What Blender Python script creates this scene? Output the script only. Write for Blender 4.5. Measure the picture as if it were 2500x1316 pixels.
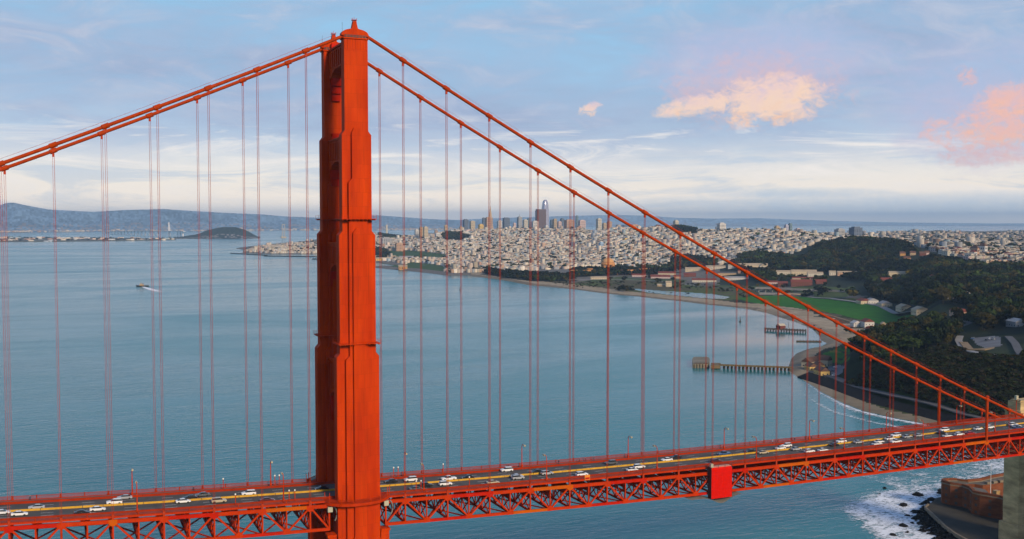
import bpy, math, random
import numpy as np
from mathutils import Matrix, Vector

for _o in list(bpy.data.objects):
    bpy.data.objects.remove(_o)
scene = bpy.context.scene
col = scene.collection
R = math.radians
rng = np.random.default_rng(7)
random.seed(7)

# ---------------------------------------------------------------- camera
# metres; x runs along the bridge towards the city shore, y away from the ocean side, z up, water at z = 0
CAM = np.array([-92.55, -346.45, 165.8]); YAW = R(23.9066); PIT = R(2.7515); FPX = 2520.6
FW = np.array([math.sin(YAW)*math.cos(PIT), math.cos(YAW)*math.cos(PIT), -math.sin(PIT)])
RT = np.array([math.cos(YAW), -math.sin(YAW), 0.0]); UP = np.cross(RT, FW)
cd = bpy.data.cameras.new('camera'); co = bpy.data.objects.new('camera', cd); col.objects.link(co)
cd.sensor_width = 36.0; cd.lens = FPX/2500*36; cd.clip_start = 1.0; cd.clip_end = 120000.0
m = Matrix((tuple(RT), tuple(UP), tuple(-FW))).transposed().to_4x4(); m.translation = Vector(CAM)
co.matrix_world = m
scene.camera = co

# ---------------------------------------------------------------- light
SUN_EL, SUN_SIDE = R(25.0), R(9.0)          # low evening sun over the ocean, a little towards +x
sdir = Vector((math.sin(SUN_SIDE)*math.cos(SUN_EL), -math.cos(SUN_SIDE)*math.cos(SUN_EL), math.sin(SUN_EL)))
sl = bpy.data.lights.new('sun', 'SUN'); sl.energy = 4.0; sl.angle = R(12.0); sl.color = (1.0, 0.80, 0.58)
so = bpy.data.objects.new('sun', sl); col.objects.link(so)
so.rotation_euler = sdir.to_track_quat('Z', 'Y').to_euler()

w = bpy.data.worlds.new('World'); scene.world = w; w.use_nodes = True
nt = w.node_tree; nt.nodes.clear()
class N:
    """small helper for building node trees"""
    def __init__(s, nt): s.nt = nt
    def new(s, t, **kw):
        n = s.nt.nodes.new(t)
        for k, v in kw.items():
            if k == 'inp':
                for i, x in v.items():
                    if hasattr(x, 'is_output') or isinstance(x, bpy.types.NodeSocket): s.nt.links.new(x, n.inputs[i])
                    else: n.inputs[i].default_value = x
            else: setattr(n, k, v)
        return n
    def math(s, op, a, b=0.0, c=None, clamp=False):
        n = s.new('ShaderNodeMath', operation=op, use_clamp=clamp)
        for i, x in enumerate((a, b) if c is None else (a, b, c)):
            if isinstance(x, bpy.types.NodeSocket): s.nt.links.new(x, n.inputs[i])
            else: n.inputs[i].default_value = x
        return n.outputs[0]
    def mix(s, f, a, b, blend='MIX'):
        n = s.new('ShaderNodeMix', data_type='RGBA', blend_type=blend)
        for i, x in ((0, f), (6, a), (7, b)):
            if isinstance(x, bpy.types.NodeSocket): s.nt.links.new(x, n.inputs[i])
            else: n.inputs[i].default_value = x if i == 0 or len(x) == 4 else (*x, 1)
        return n.outputs[2]
    def ramp(s, f, stops, interp='LINEAR'):
        n = s.new('ShaderNodeValToRGB'); cr = n.color_ramp; cr.interpolation = interp
        while len(cr.elements) > len(stops): cr.elements.remove(cr.elements[-1])
        while len(cr.elements) < len(stops): cr.elements.new(0.5)
        for e, (p, c) in zip(cr.elements, stops):
            e.position = p; e.color = (c, c, c, 1) if isinstance(c, (int, float)) else (*c, 1)
        s.nt.links.new(f, n.inputs[0]); return n.outputs[0]
    def noise(s, vec, scale, detail=4.0, rough=0.55, dist=0.0):
        n = s.new('ShaderNodeTexNoise', inp={'Scale': scale, 'Detail': detail, 'Roughness': rough, 'Distortion': dist})
        if vec is not None: s.nt.links.new(vec, n.inputs['Vector'])
        return n.outputs['Fac']
    def mapr(s, f, a, b, c=0.0, d=1.0):
        n = s.new('ShaderNodeMapRange', clamp=True); s.nt.links.new(f, n.inputs[0])
        for i, x in enumerate((a, b, c, d)): n.inputs[i+1].default_value = x
        return n.outputs[0]
    def comb(s, x, y, z):
        n = s.new('ShaderNodeCombineXYZ')
        for i, v in enumerate((x, y, z)):
            if isinstance(v, bpy.types.NodeSocket): s.nt.links.new(v, n.inputs[i])
            else: n.inputs[i].default_value = v
        return n.outputs[0]
g = N(nt)
sky = g.new('ShaderNodeTexSky', sky_type='NISHITA', sun_disc=False, sun_elevation=SUN_EL, sun_rotation=math.atan2(sdir.x, sdir.y), altitude=150.0, air_density=1.0, dust_density=0.6, ozone_density=3.0)
tc = g.new('ShaderNodeTexCoord').outputs['Generated']
sp = g.new('ShaderNodeSeparateXYZ', inp={0: tc})
dx, dy, dz = sp.outputs
az = g.math('ARCTAN2', dx, dy)                     # radians from +y towards +x
el = g.math('ARCSINE', dz)
elp = g.math('MAXIMUM', el, 0.0)
clear = g.mix(1.0, sky.outputs[0], (0.10, 0.10, 0.10), 'MULTIPLY')
# thin veil in the clear air: pale and warm at the horizon, blue above, deep blue overhead
veil = g.ramp(g.math('DIVIDE', elp, 1.2), [(0.0, (1.34, 1.16, 0.96)), (0.0167, (1.36, 1.16, 0.95)), (0.028, (1.18, 1.04, 0.88)), (0.050, (0.90, 0.89, 0.88)), (0.071, (0.55, 0.70, 0.87)), (0.100, (0.38, 0.59, 0.82)), (0.175, (0.31, 0.60, 0.86)), (0.30, (0.17, 0.38, 0.70)), (0.60, (0.075, 0.18, 0.42)), (1.0, (0.04, 0.11, 0.30))])
c0 = g.mix(0.90, clear, veil)
A = g.math('MULTIPLY', g.math('SUBTRACT', az, YAW), 25.2)      # hundredths of the focal length, sideways
E_ = g.math('MULTIPLY', el, 25.2)                               # and upwards
def nz2(sx, sy, seed, detail=6.0, rough=0.6, dist=0.5):
    return g.noise(g.comb(g.math('MULTIPLY', A, sx), g.math('MULTIPLY', E_, sy), seed), 1.0, detail, rough, dist)
# grey-blue stratus sheets
n2 = nz2(0.14, 0.70, 0.7); n2b = nz2(0.42, 1.35, 8.2, 8.0, 0.64, 0.9)
strat = g.mapr(g.math('ADD', g.math('MULTIPLY', n2, 0.55), g.math('MULTIPLY', n2b, 0.45)), 0.34, 0.58)
sband = g.ramp(g.math('DIVIDE', elp, 1.2), [(0.0, 0.0), (0.035, 0.10), (0.055, 0.45), (0.075, 0.95), (0.13, 0.95), (0.165, 0.88), (0.30, 0.45), (1.0, 0.30)])
scol = g.ramp(n2b, [(0.30, (0.31, 0.40, 0.59)), (0.50, (0.39, 0.48, 0.67)), (0.72, (0.56, 0.61, 0.74))])
c1 = g.mix(g.math('MULTIPLY', strat, sband), c0, scol)
# bright and dark streaks low over the hills
n3 = nz2(0.24, 1.75, 5.0, 8.0, 0.66, 1.1)
lband = g.ramp(g.math('DIVIDE', elp, 1.2), [(0.0, 0.0), (0.010, 0.5), (0.035, 0.8), (0.060, 0.85), (0.075, 0.5), (0.088, 0.0)])
c2 = g.mix(g.math('MULTIPLY', g.math('MULTIPLY', g.mapr(n3, 0.50, 0.62), lband), 0.62), c1, (0.48, 0.62, 0.78))
c3 = g.mix(g.math('MULTIPLY', g.math('MULTIPLY', g.mapr(n3, 0.47, 0.34), lband), 0.85), c2, (1.06, 0.98, 0.90))
# evening cumulus tinted by the low sun
nA = nz2(1.0, 1.8, 7.7, 7.0, 0.64, 1.0); nB = nz2(4.2, 6.0, 3.3, 6.0, 0.66, 0.7); nS = nz2(1.8, 2.8, 10.7, 6.0)
def cumulus(c, u, v, sa, se, thr, soft, amt, tint, tilt=0.0, k=3.0, fine=0.4):
    d = FW+RT*(u-1250)/FPX+UP*(658-v)/FPX; d /= np.linalg.norm(d); a0 = (math.atan2(d[0], d[1])-YAW)*25.2; e0 = math.asin(d[2])*25.2
    da = g.math('SUBTRACT', A, a0); de = g.math('SUBTRACT', g.math('SUBTRACT', E_, e0), g.math('MULTIPLY', da, tilt))
    da = g.math('DIVIDE', da, sa/100); de = g.math('DIVIDE', de, se/100)
    r2 = g.math('ADD', g.math('MULTIPLY', da, da), g.math('MULTIPLY', de, de))
    nn = g.math('ADD', g.math('MULTIPLY', nA, 1-fine), g.math('MULTIPLY', nB, fine))
    f = g.math('ADD', g.math('SUBTRACT', 1.0, r2), g.math('MULTIPLY', g.math('SUBTRACT', nn, 0.5), k))
    mk = g.mapr(f, thr, thr+soft)
    shade = g.math('ADD', g.math('MULTIPLY', de, 0.22), g.math('ADD', g.math('MULTIPLY', nS, 1.1), -0.05))
    return g.mix(g.math('MULTIPLY', mk, amt), c, g.ramp(shade, tint))
warm = [(0.15, (0.98, 0.62, 0.42)), (0.42, (0.97, 0.71, 0.56)), (0.62, (0.93, 0.68, 0.60)), (0.95, (0.72, 0.58, 0.72))]
rosy = [(0.15, (0.90, 0.52, 0.42)), (0.5, (0.78, 0.52, 0.54)), (0.95, (0.56, 0.52, 0.70))]
rosyw = [(0.15, (0.98, 0.55, 0.38)), (0.5, (0.90, 0.54, 0.48)), (0.95, (0.66, 0.54, 0.68))]
lil = [(0.1, (0.66, 0.54, 0.68)), (0.5, (0.54, 0.54, 0.74)), (0.95, (0.44, 0.54, 0.78))]
bank = [(0.1, (0.52, 0.66, 0.80)), (0.9, (0.58, 0.70, 0.82))]
c3 = cumulus(c3, 2250, 500, 900, 34, 0.0, 1.0, 0.70, bank, 0.0, 1.4)
c3 = cumulus(c3, 1930, 470, 260, 14, 0.0, 1.0, 0.6, bank, 0.0, 1.6)
c4 = cumulus(c3, 1860, 150, 330, 115, 0.0, 1.0, 0.75, lil, 0.0, 1.8)
c4 = cumulus(c4, 2400, 250, 260, 170, 0.0, 1.0, 0.65, lil, 0.0, 1.8)
c4 = cumulus(c4, 1850, 222, 235, 95, 0.05, 1.2, 0.75, rosy, 0.0, 3.6)
c4 = cumulus(c4, 1875, 243, 160, 64, 0.05, 0.75, 0.97, warm, 0.0, 4.4)
c4 = cumulus(c4, 1705, 258, 130, 27, 0.05, 0.8, 0.92, warm, 0.14, 3.4)
c4 = cumulus(c4, 2430, 305, 150, 62, 0.10, 0.9, 0.92, rosyw, 0.1, 5.0, 0.5)
c4 = cumulus(c4, 2420, 380, 140, 30, 0.15, 0.9, 0.75, rosy, 0.0, 4.2, 0.5)
c4 = cumulus(c4, 2485, 238, 90, 44, 0.05, 0.9, 0.9, rosyw, 0.0, 4.4, 0.5)
c4 = cumulus(c4, 2360, 188, 24, 30, 0.15, 0.9, 0.85, rosy, 0.0, 5.0, 0.9)
c4 = cumulus(c4, 1440, 268, 32, 17, 0.15, 0.9, 0.9, warm, 0.25, 5.0, 0.9)
bg = g.new('ShaderNodeBackground', inp={'Color': c4, 'Strength': 1.0})
g.nt.links.new(bg.outputs[0], g.new('ShaderNodeOutputWorld').inputs[0])

vs = scene.view_settings
vs.view_transform = 'Standard'; vs.look = 'None'; vs.exposure = 0.0; vs.gamma = 1.0; vs.use_curve_mapping = False
scene.render.engine = 'CYCLES'
cy = scene.cycles
cy.use_denoising = True
w.cycles.sampling_method = 'MANUAL'; w.cycles.sample_map_resolution = 512
cy.use_adaptive_sampling = True; cy.adaptive_threshold = 0.02
cy.max_bounces = 3; cy.diffuse_bounces = 2; cy.glossy_bounces = 2; cy.transmission_bounces = 2; cy.transparent_max_bounces = 6; cy.volume_bounces = 0
cy.caustics_reflective = False; cy.caustics_refractive = False

HAZE_D = 3.5e-5

# ---------------------------------------------------------------- surveying helpers
def ray(u, v): return FW+RT*(u-1250)/FPX+UP*(658-v)/FPX
def at_z(u, v, z=0.0):
    r = ray(u, v); return CAM+r*((z-CAM[2])/r[2])
def at_y(u, v, y):
    r = ray(u, v); return CAM+r*((y-CAM[1])/r[1])
def uv(X):
    d = np.asarray(X, float)-CAM; c = d@FW
    return 1250+FPX*(d@RT)/c, 658-FPX*(d@UP)/c

# ---------------------------------------------------------------- materials
MATS = {}
def mat(name, c, rough=0.6, metal=0.0, var=0.12, scale=0.4, bump=0.0, spec=0.4, c2=None, stretch=(1, 1, 1), attr=None, coat=0.0):
    if name in MATS: return MATS[name]
    ma = bpy.data.materials.new(name); ma.use_nodes = True; t = N(ma.node_tree)
    b = ma.node_tree.nodes['Principled BSDF']
    b.inputs['Roughness'].default_value = rough; b.inputs['Metallic'].default_value = metal; b.inputs['Specular IOR Level'].default_value = spec
    if coat: b.inputs['Coat Weight'].default_value = coat
    geo = t.new('ShaderNodeNewGeometry').outputs['Position']
    mp = t.new('ShaderNodeMapping', inp={0: geo}); mp.inputs['Scale'].default_value = stretch
    f = t.noise(mp.outputs[0], scale, 5.0, 0.6)
    if attr:
        base = t.new('ShaderNodeAttribute', attribute_name=attr).outputs['Color']
        lo = t.mix(1.0, base, (1-var, 1-var, 1-var), 'MULTIPLY'); hi = t.mix(1.0, base, (1+var, 1+var, 1+var), 'MULTIPLY')
    else:
        lo = (*[x*(1-var) for x in c], 1); hi = (*[min(1, x*(1+var)) for x in (c2 or c)], 1)
    cc = t.mix(t.mapr(f, 0.3, 0.7), lo, hi)
    ma.node_tree.links.new(cc, b.inputs['Base Color'])
    if bump:
        bp = t.new('ShaderNodeBump', inp={'Strength': bump, 'Distance': 0.3, 'Height': f}); ma.node_tree.links.new(bp.outputs[0], b.inputs['Normal'])
    MATS[name] = ma; return ma
ORANGE = mat('orange_paint', (0.46, 0.026, 0.0003), 0.6, 0, 0.14, 0.25, 0.15, 0.05, c2=(0.52, 0.044, 0.0003), stretch=(1, 1, 0.12))
def plated(ma):
    """riveted plate courses: each plate a slightly different batch of paint, thin darker seams, rust runs"""
    t = N(ma.node_tree); b = ma.node_tree.nodes['Principled BSDF']; old = b.inputs['Base Color'].links[0].from_socket
    p = t.new('ShaderNodeSeparateXYZ', inp={0: t.new('ShaderNodeNewGeometry').outputs['Position']}).outputs
    vec = t.comb(t.math('ADD', p[0], p[1]), p[2], 0.0)
    br = t.new('ShaderNodeTexBrick', inp={0: vec, 'Color1': (0.95, 0.95, 0.95, 1), 'Color2': (1.07, 1.07, 1.07, 1), 'Mortar': (0.80, 0.78, 0.78, 1), 'Scale': 1.0, 'Mortar Size': 0.05, 'Brick Width': 2.1, 'Row Height': 4.6, 'Bias': 0.0})
    run = t.noise(t.comb(t.math('MULTIPLY', vec.node.inputs[0].links[0].from_socket, 1.3), t.math('MULTIPLY', p[2], 0.05), 0.0), 1.0, 5.0, 0.65)
    c = t.mix(1.0, old, br.outputs[0], 'MULTIPLY'); c = t.mix(t.mapr(run, 0.56, 0.74, 0.0, 0.55), c, (0.16, 0.020, 0.004))
    ma.node_tree.links.new(c, b.inputs['Base Color'])
plated(ORANGE)
ORANGE_T = mat('orange_truss_paint', (0.47, 0.031, 0.001), 0.6, 0, 0.12, 0.3, 0.1, 0.06)
ORANGE_L = mat('amber_primer_paint', (0.50, 0.085, 0.001), 0.6, 0, 0.12, 0.3, 0.1, 0.06)
ORANGE_R = mat('fresh_red_paint', (0.46, 0.012, 0.001), 0.6, 0, 0.12, 0.3, 0.1, 0.06)
RAILP = mat('railing_paint', (0.32, 0.026, 0.003), 0.6, 0, 0.2, 0.3, 0, 0.06)
CABLE = mat('cable_paint', (0.38, 0.038, 0.001), 0.6, 0, 0.18, 0.5, 0.1, 0.06)
ROPE = mat('rope_paint', (0.40, 0.040, 0.010), 0.6, 0, 0.15, 0.8, 0, 0.06)
ASPH = mat('asphalt', (0.085, 0.080, 0.074), 0.85, 0, 0.25, 0.35, 0.1, 0.3, stretch=(0.15, 1, 1))
WALK = mat('sidewalk_concrete', (0.15, 0.12, 0.10), 0.85, 0, 0.2, 0.4)
YELLOW = mat('yellow_paint', (0.55, 0.30, 0.015), 0.6, 0, 0.15, 0.6)
WHITE = mat('white_paint', (0.75, 0.74, 0.72), 0.6, 0, 0.08, 0.6)
CONC = mat('concrete', (0.42, 0.30, 0.145), 0.9, 0, 0.30, 0.12, 0.2, 0.15, c2=(0.52, 0.385, 0.20), stretch=(1, 1, 2.5))
DARK = mat('dark_steel', (0.06, 0.05, 0.045), 0.6)
TARP = mat('red_tarp', (0.60, 0.006, 0.001), 0.75, 0, 0.10, 0.5, 0.3, 0.06, stretch=(1, 1, 3))
GREYTARP = mat('grey_tarp', (0.20, 0.19, 0.17), 0.8, 0, 0.15, 0.5, 0.2)
GALV = mat('galvanised_box', (0.45, 0.42, 0.30), 0.5, 0.2)

# ---------------------------------------------------------------- mesh helpers
class MB:
    def __init__(s): s.v = []; s.f = []; s.m = []
    def add(s, vs, fs, mi=0):
        k = len(s.v); s.v += [tuple(map(float, p)) for p in vs]; s.f += [tuple(i+k for i in f) for f in fs]; s.m += [mi]*len(fs); return s
    def box(s, x0, x1, y0, y1, z0, z1, mi=0):
        return s.add([(x0, y0, z0), (x1, y0, z0), (x1, y1, z0), (x0, y1, z0), (x0, y0, z1), (x1, y0, z1), (x1, y1, z1), (x0, y1, z1)], BOXF, mi)
    def beam(s, p, q, a, b, mi=0):
        """box from p to q, a wide sideways, b in the other direction"""
        p, q = Vector(p), Vector(q); d = (q-p).normalized()
        side = d.cross(Vector((0, 0, 1)))
        if side.length < 1e-4: side = Vector((0, 1, 0))
        side.normalize(); up = side.cross(d)
        vs = [c+side*(sx*a/2)+up*(sz*b/2) for c in (p, q) for sx, sz in ((-1, -1), (1, -1), (1, 1), (-1, 1))]
        return s.add([tuple(v) for v in vs], [(0, 1, 2, 3), (7, 6, 5, 4), (0, 4, 5, 1), (1, 5, 6, 2), (2, 6, 7, 3), (3, 7, 4, 0)], mi)
    def extr(s, poly, y0, y1, axis='y', mi=0):
        """polygon in (x, z) extruded along y, or in (y, z) along x, or in (x, y) along z"""
        n = len(poly)
        pt = {'y': lambda a, b, c: (a, c, b), 'x': lambda a, b, c: (c, a, b), 'z': lambda a, b, c: (a, b, c)}[axis]
        vs = [pt(a, b, y0) for a, b in poly]+[pt(a, b, y1) for a, b in poly]
        fs = [tuple(range(n)), tuple(range(2*n-1, n-1, -1))]+[(i, i+n, (i+1) % n+n, (i+1) % n) for i in range(n)]
        return s.add(vs, fs, mi)
    def tube(s, pts, r, n=8, mi=0, cap=True):
        pts = [Vector(p) for p in pts]; rr = r if isinstance(r, (list, tuple)) else [r]*len(pts); k = len(s.v); L = len(pts)
        for i, p in enumerate(pts):
            d = (pts[min(i+1, L-1)]-pts[max(i-1, 0)]).normalized()
            a = d.cross(Vector((0, 0, 1)))
            if a.length < 1e-3: a = Vector((1, 0, 0))
            a.normalize(); b = a.cross(d)
            s.v += [tuple(p+(a*math.cos(2*math.pi*j/n)+b*math.sin(2*math.pi*j/n))*rr[i]) for j in range(n)]
        for i in range(L-1):
            for j in range(n):
                s.f.append((k+i*n+j, k+i*n+(j+1) % n, k+(i+1)*n+(j+1) % n, k+(i+1)*n+j)); s.m.append(mi)
        if cap:
            s.f.append(tuple(k+j for j in range(n-1, -1, -1))); s.f.append(tuple(k+(L-1)*n+j for j in range(n))); s.m += [mi, mi]
        return s
    def mesh(s, name, mats=(), smooth=False):
        me = bpy.data.meshes.new(name); me.from_pydata(s.v, [], s.f)
        for x in mats: me.materials.append(x)
        if len(mats) > 1: me.polygons.foreach_set('material_index', s.m)
        if smooth: me.polygons.foreach_set('use_smooth', [True]*len(me.polygons))
        me.update(); return me
    def build(s, name, ma, parent=None, smooth=False):
        return put(name, s.mesh(name, ma if isinstance(ma, (list, tuple)) else [ma], smooth), parent)
BOXF = [(3, 2, 1, 0), (4, 5, 6, 7), (0, 1, 5, 4), (1, 2, 6, 5), (2, 3, 7, 6), (3, 0, 4, 7)]
def put(name, me, parent=None):
    o = bpy.data.objects.new(name, me); col.objects.link(o)
    if parent: o.parent = parent
    return o
def empty(name, parent=None, loc=None, rz=0.0):
    o = bpy.data.objects.new(name, None); col.objects.link(o); o.empty_display_size = 1.0
    if parent: o.parent = parent
    if loc is not None: o.location = loc
    o.rotation_euler[2] = rz
    return o
def tag(o, label=None, cat=None, group=None, kind=None):
    if label: o['label'] = label
    if cat: o['category'] = cat
    if group: o['group'] = group
    if kind: o['kind'] = kind
    return o
def np_mesh(name, V, Fq, mats, cols=None):
    """mesh from arrays; Fq is (n, 3) or (n, 4); cols is one colour for each face"""
    V = np.asarray(V, np.float32); Fq = np.asarray(Fq, np.int32); k = Fq.shape[1]
    me = bpy.data.meshes.new(name); me.vertices.add(len(V)); me.vertices.foreach_set('co', V.ravel())
    me.loops.add(Fq.size); me.loops.foreach_set('vertex_index', Fq.ravel())
    me.polygons.add(len(Fq)); me.polygons.foreach_set('loop_start', np.arange(0, Fq.size, k, dtype=np.int32))
    me.update(calc_edges=True); me.validate()
    if cols is not None:
        a = me.color_attributes.new('tint', 'FLOAT_COLOR', 'CORNER')
        c = np.ones((len(Fq), k, 4), np.float32); c[:, :, :3] = np.asarray(cols, np.float32)[:, None, :]
        a.data.foreach_set('color', c.ravel())
    for x in mats: me.materials.append(x)
    return me
# ---------------------------------------------------------------- water
wm = bpy.data.materials.new('bay_water'); wm.use_nodes = True; t = N(wm.node_tree); b = wm.node_tree.nodes['Principled BSDF']
pos = t.new('ShaderNodeNewGeometry').outputs['Position']
def stretched(sx, sy, rot):
    mp = t.new('ShaderNodeMapping', inp={0: pos}); mp.inputs['Scale'].default_value = (sx, sy, 1); mp.inputs['Rotation'].default_value = (0, 0, rot); return mp.outputs[0]
big = t.noise(stretched(0.0011, 0.0030, 0.5), 1.0, 5.0, 0.6, 1.2)
mid = t.noise(stretched(0.020, 0.055, 0.45), 1.0, 4.0, 0.6, 0.6)
sml = t.noise(stretched(0.10, 0.26, 0.40), 1.0, 3.0, 0.6, 0.4)
hgt = t.math('ADD', t.math('MULTIPLY', mid, 0.9), t.math('MULTIPLY', sml, 0.62))
wx_ = t.new('ShaderNodeSeparateXYZ', inp={0: pos}).outputs                       # sheltered water inside the point is calmer
calm = t.math('MULTIPLY', t.mapr(wx_[0], 330, 760), t.mapr(wx_[1], 2600, 900))
patch = t.noise(stretched(0.0035, 0.011, 0.6), 1.0, 6.0, 0.62, 1.6)
stren = t.math('MULTIPLY', t.math('SUBTRACT', 0.66, t.math('MULTIPLY', calm, 0.50)), t.mapr(patch, 0.34, 0.62, 0.55, 1.25))
bp = t.new('ShaderNodeBump', inp={'Strength': stren, 'Distance': 1.0, 'Height': hgt})
wcol = t.mix(t.mapr(big, 0.35, 0.65), (0.000, 0.128, 0.140), (0.014, 0.178, 0.190))
wm.node_tree.links.new(wcol, b.inputs['Base Color']); wm.node_tree.links.new(bp.outputs[0], b.inputs['Normal'])
wm.node_tree.links.new(t.mapr(big, 0.40, 0.66, 0.10, 0.26), b.inputs['Roughness'])
b.inputs['IOR'].default_value = 1.33; b.inputs['Specular IOR Level'].default_value = 0.5
tag(MB().add([(-42000, -42000, 0), (42000, -42000, 0), (42000, 42000, 0), (-42000, 42000, 0)], [(0, 1, 2, 3)]).build('water', wm), kind='structure')

# ---------------------------------------------------------------- land: shore line and height table
def poly_z0(pts, z=0.0): return np.array([at_z(u, v, z)[:2] for u, v in pts])
near_shore = [(575, 607), (604, 611), (590, 617), (660, 621), (775, 620), (850, 630), (915, 641), (950, 646), (972, 650), (940, 650.5), (915, 650.5), (915, 653.5), (960, 658), (1010, 663), (1060, 668.5), (1092, 673), (1140, 672.5), (1167, 676), (1230, 684), (1290, 696), (1340, 700), (1400, 706), (1450, 713), (1500, 719), (1560, 724), (1610, 730), (1660, 735), (1720, 743), (1780, 749), (1830, 755), (1870, 763), (1905, 775), (1940, 785), (1965, 795), (1985, 805), (2000, 820), (2006, 832), (2020, 838), (2000, 848), (1970, 853), (1945, 863), (1932, 876), (1927, 892), (1922, 904), (1945, 919), (1975, 936), (2010, 960), (2060, 985), (2110, 1004), (2180, 1020), (2240, 1031), (2290, 1040), (2400, 1052), (2520, 1062)]
SH = [tuple(p) for p in poly_z0(near_shore)]
SH += [(520, 100), (455, 96), (418, 98), (392, 101), (374, 100), (361, 94), (351, 84), (346, 76), (338, 62), (331, 51), (326, 40), (318, 20), (322, -20), (335, -60), (380, -120), (470, -260), (700, -600), (3000, -2500), (12000, -4000)]
far = [(2700, 558), (2420, 562), (2250, 563), (2180, 566), (2120, 572), (2000, 571), (1850, 570), (1700, 569), (1500, 572), (1350, 577), (1200, 580), (1100, 583), (1000, 583), (915, 584), (860, 585), (800, 587), (775, 584), (745, 591), (690, 598), (640, 601)]
SH = np.array(SH+[tuple(p) for p in poly_z0(far)])
def inside(P, poly):
    x, y = P[:, 0], P[:, 1]; c = np.zeros(len(P), bool); n = len(poly)
    for i in range(n):
        x0, y0 = poly[i]; x1, y1 = poly[(i+1) % n]
        if y0 == y1: continue
        k = (y0 > y) != (y1 > y)
        c ^= k & (x < (x1-x0)*(y-y0)/(y1-y0)+x0)
    return c
def seg_dist(P, poly):
    d = np.full(len(P), 1e9); n = len(poly)
    for i in range(n):
        a = poly[i]; e = poly[(i+1) % n]-a; L = e@e
        if L < 1e-9: continue
        tt = np.clip(((P-a)@e)/L, 0, 1); q = P-a-tt[:, None]*e
        d = np.minimum(d, np.hypot(q[:, 0], q[:, 1]))
    return d
def dv(d, v): return (d, 165.8-(v-537)/2520.0*d)
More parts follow.
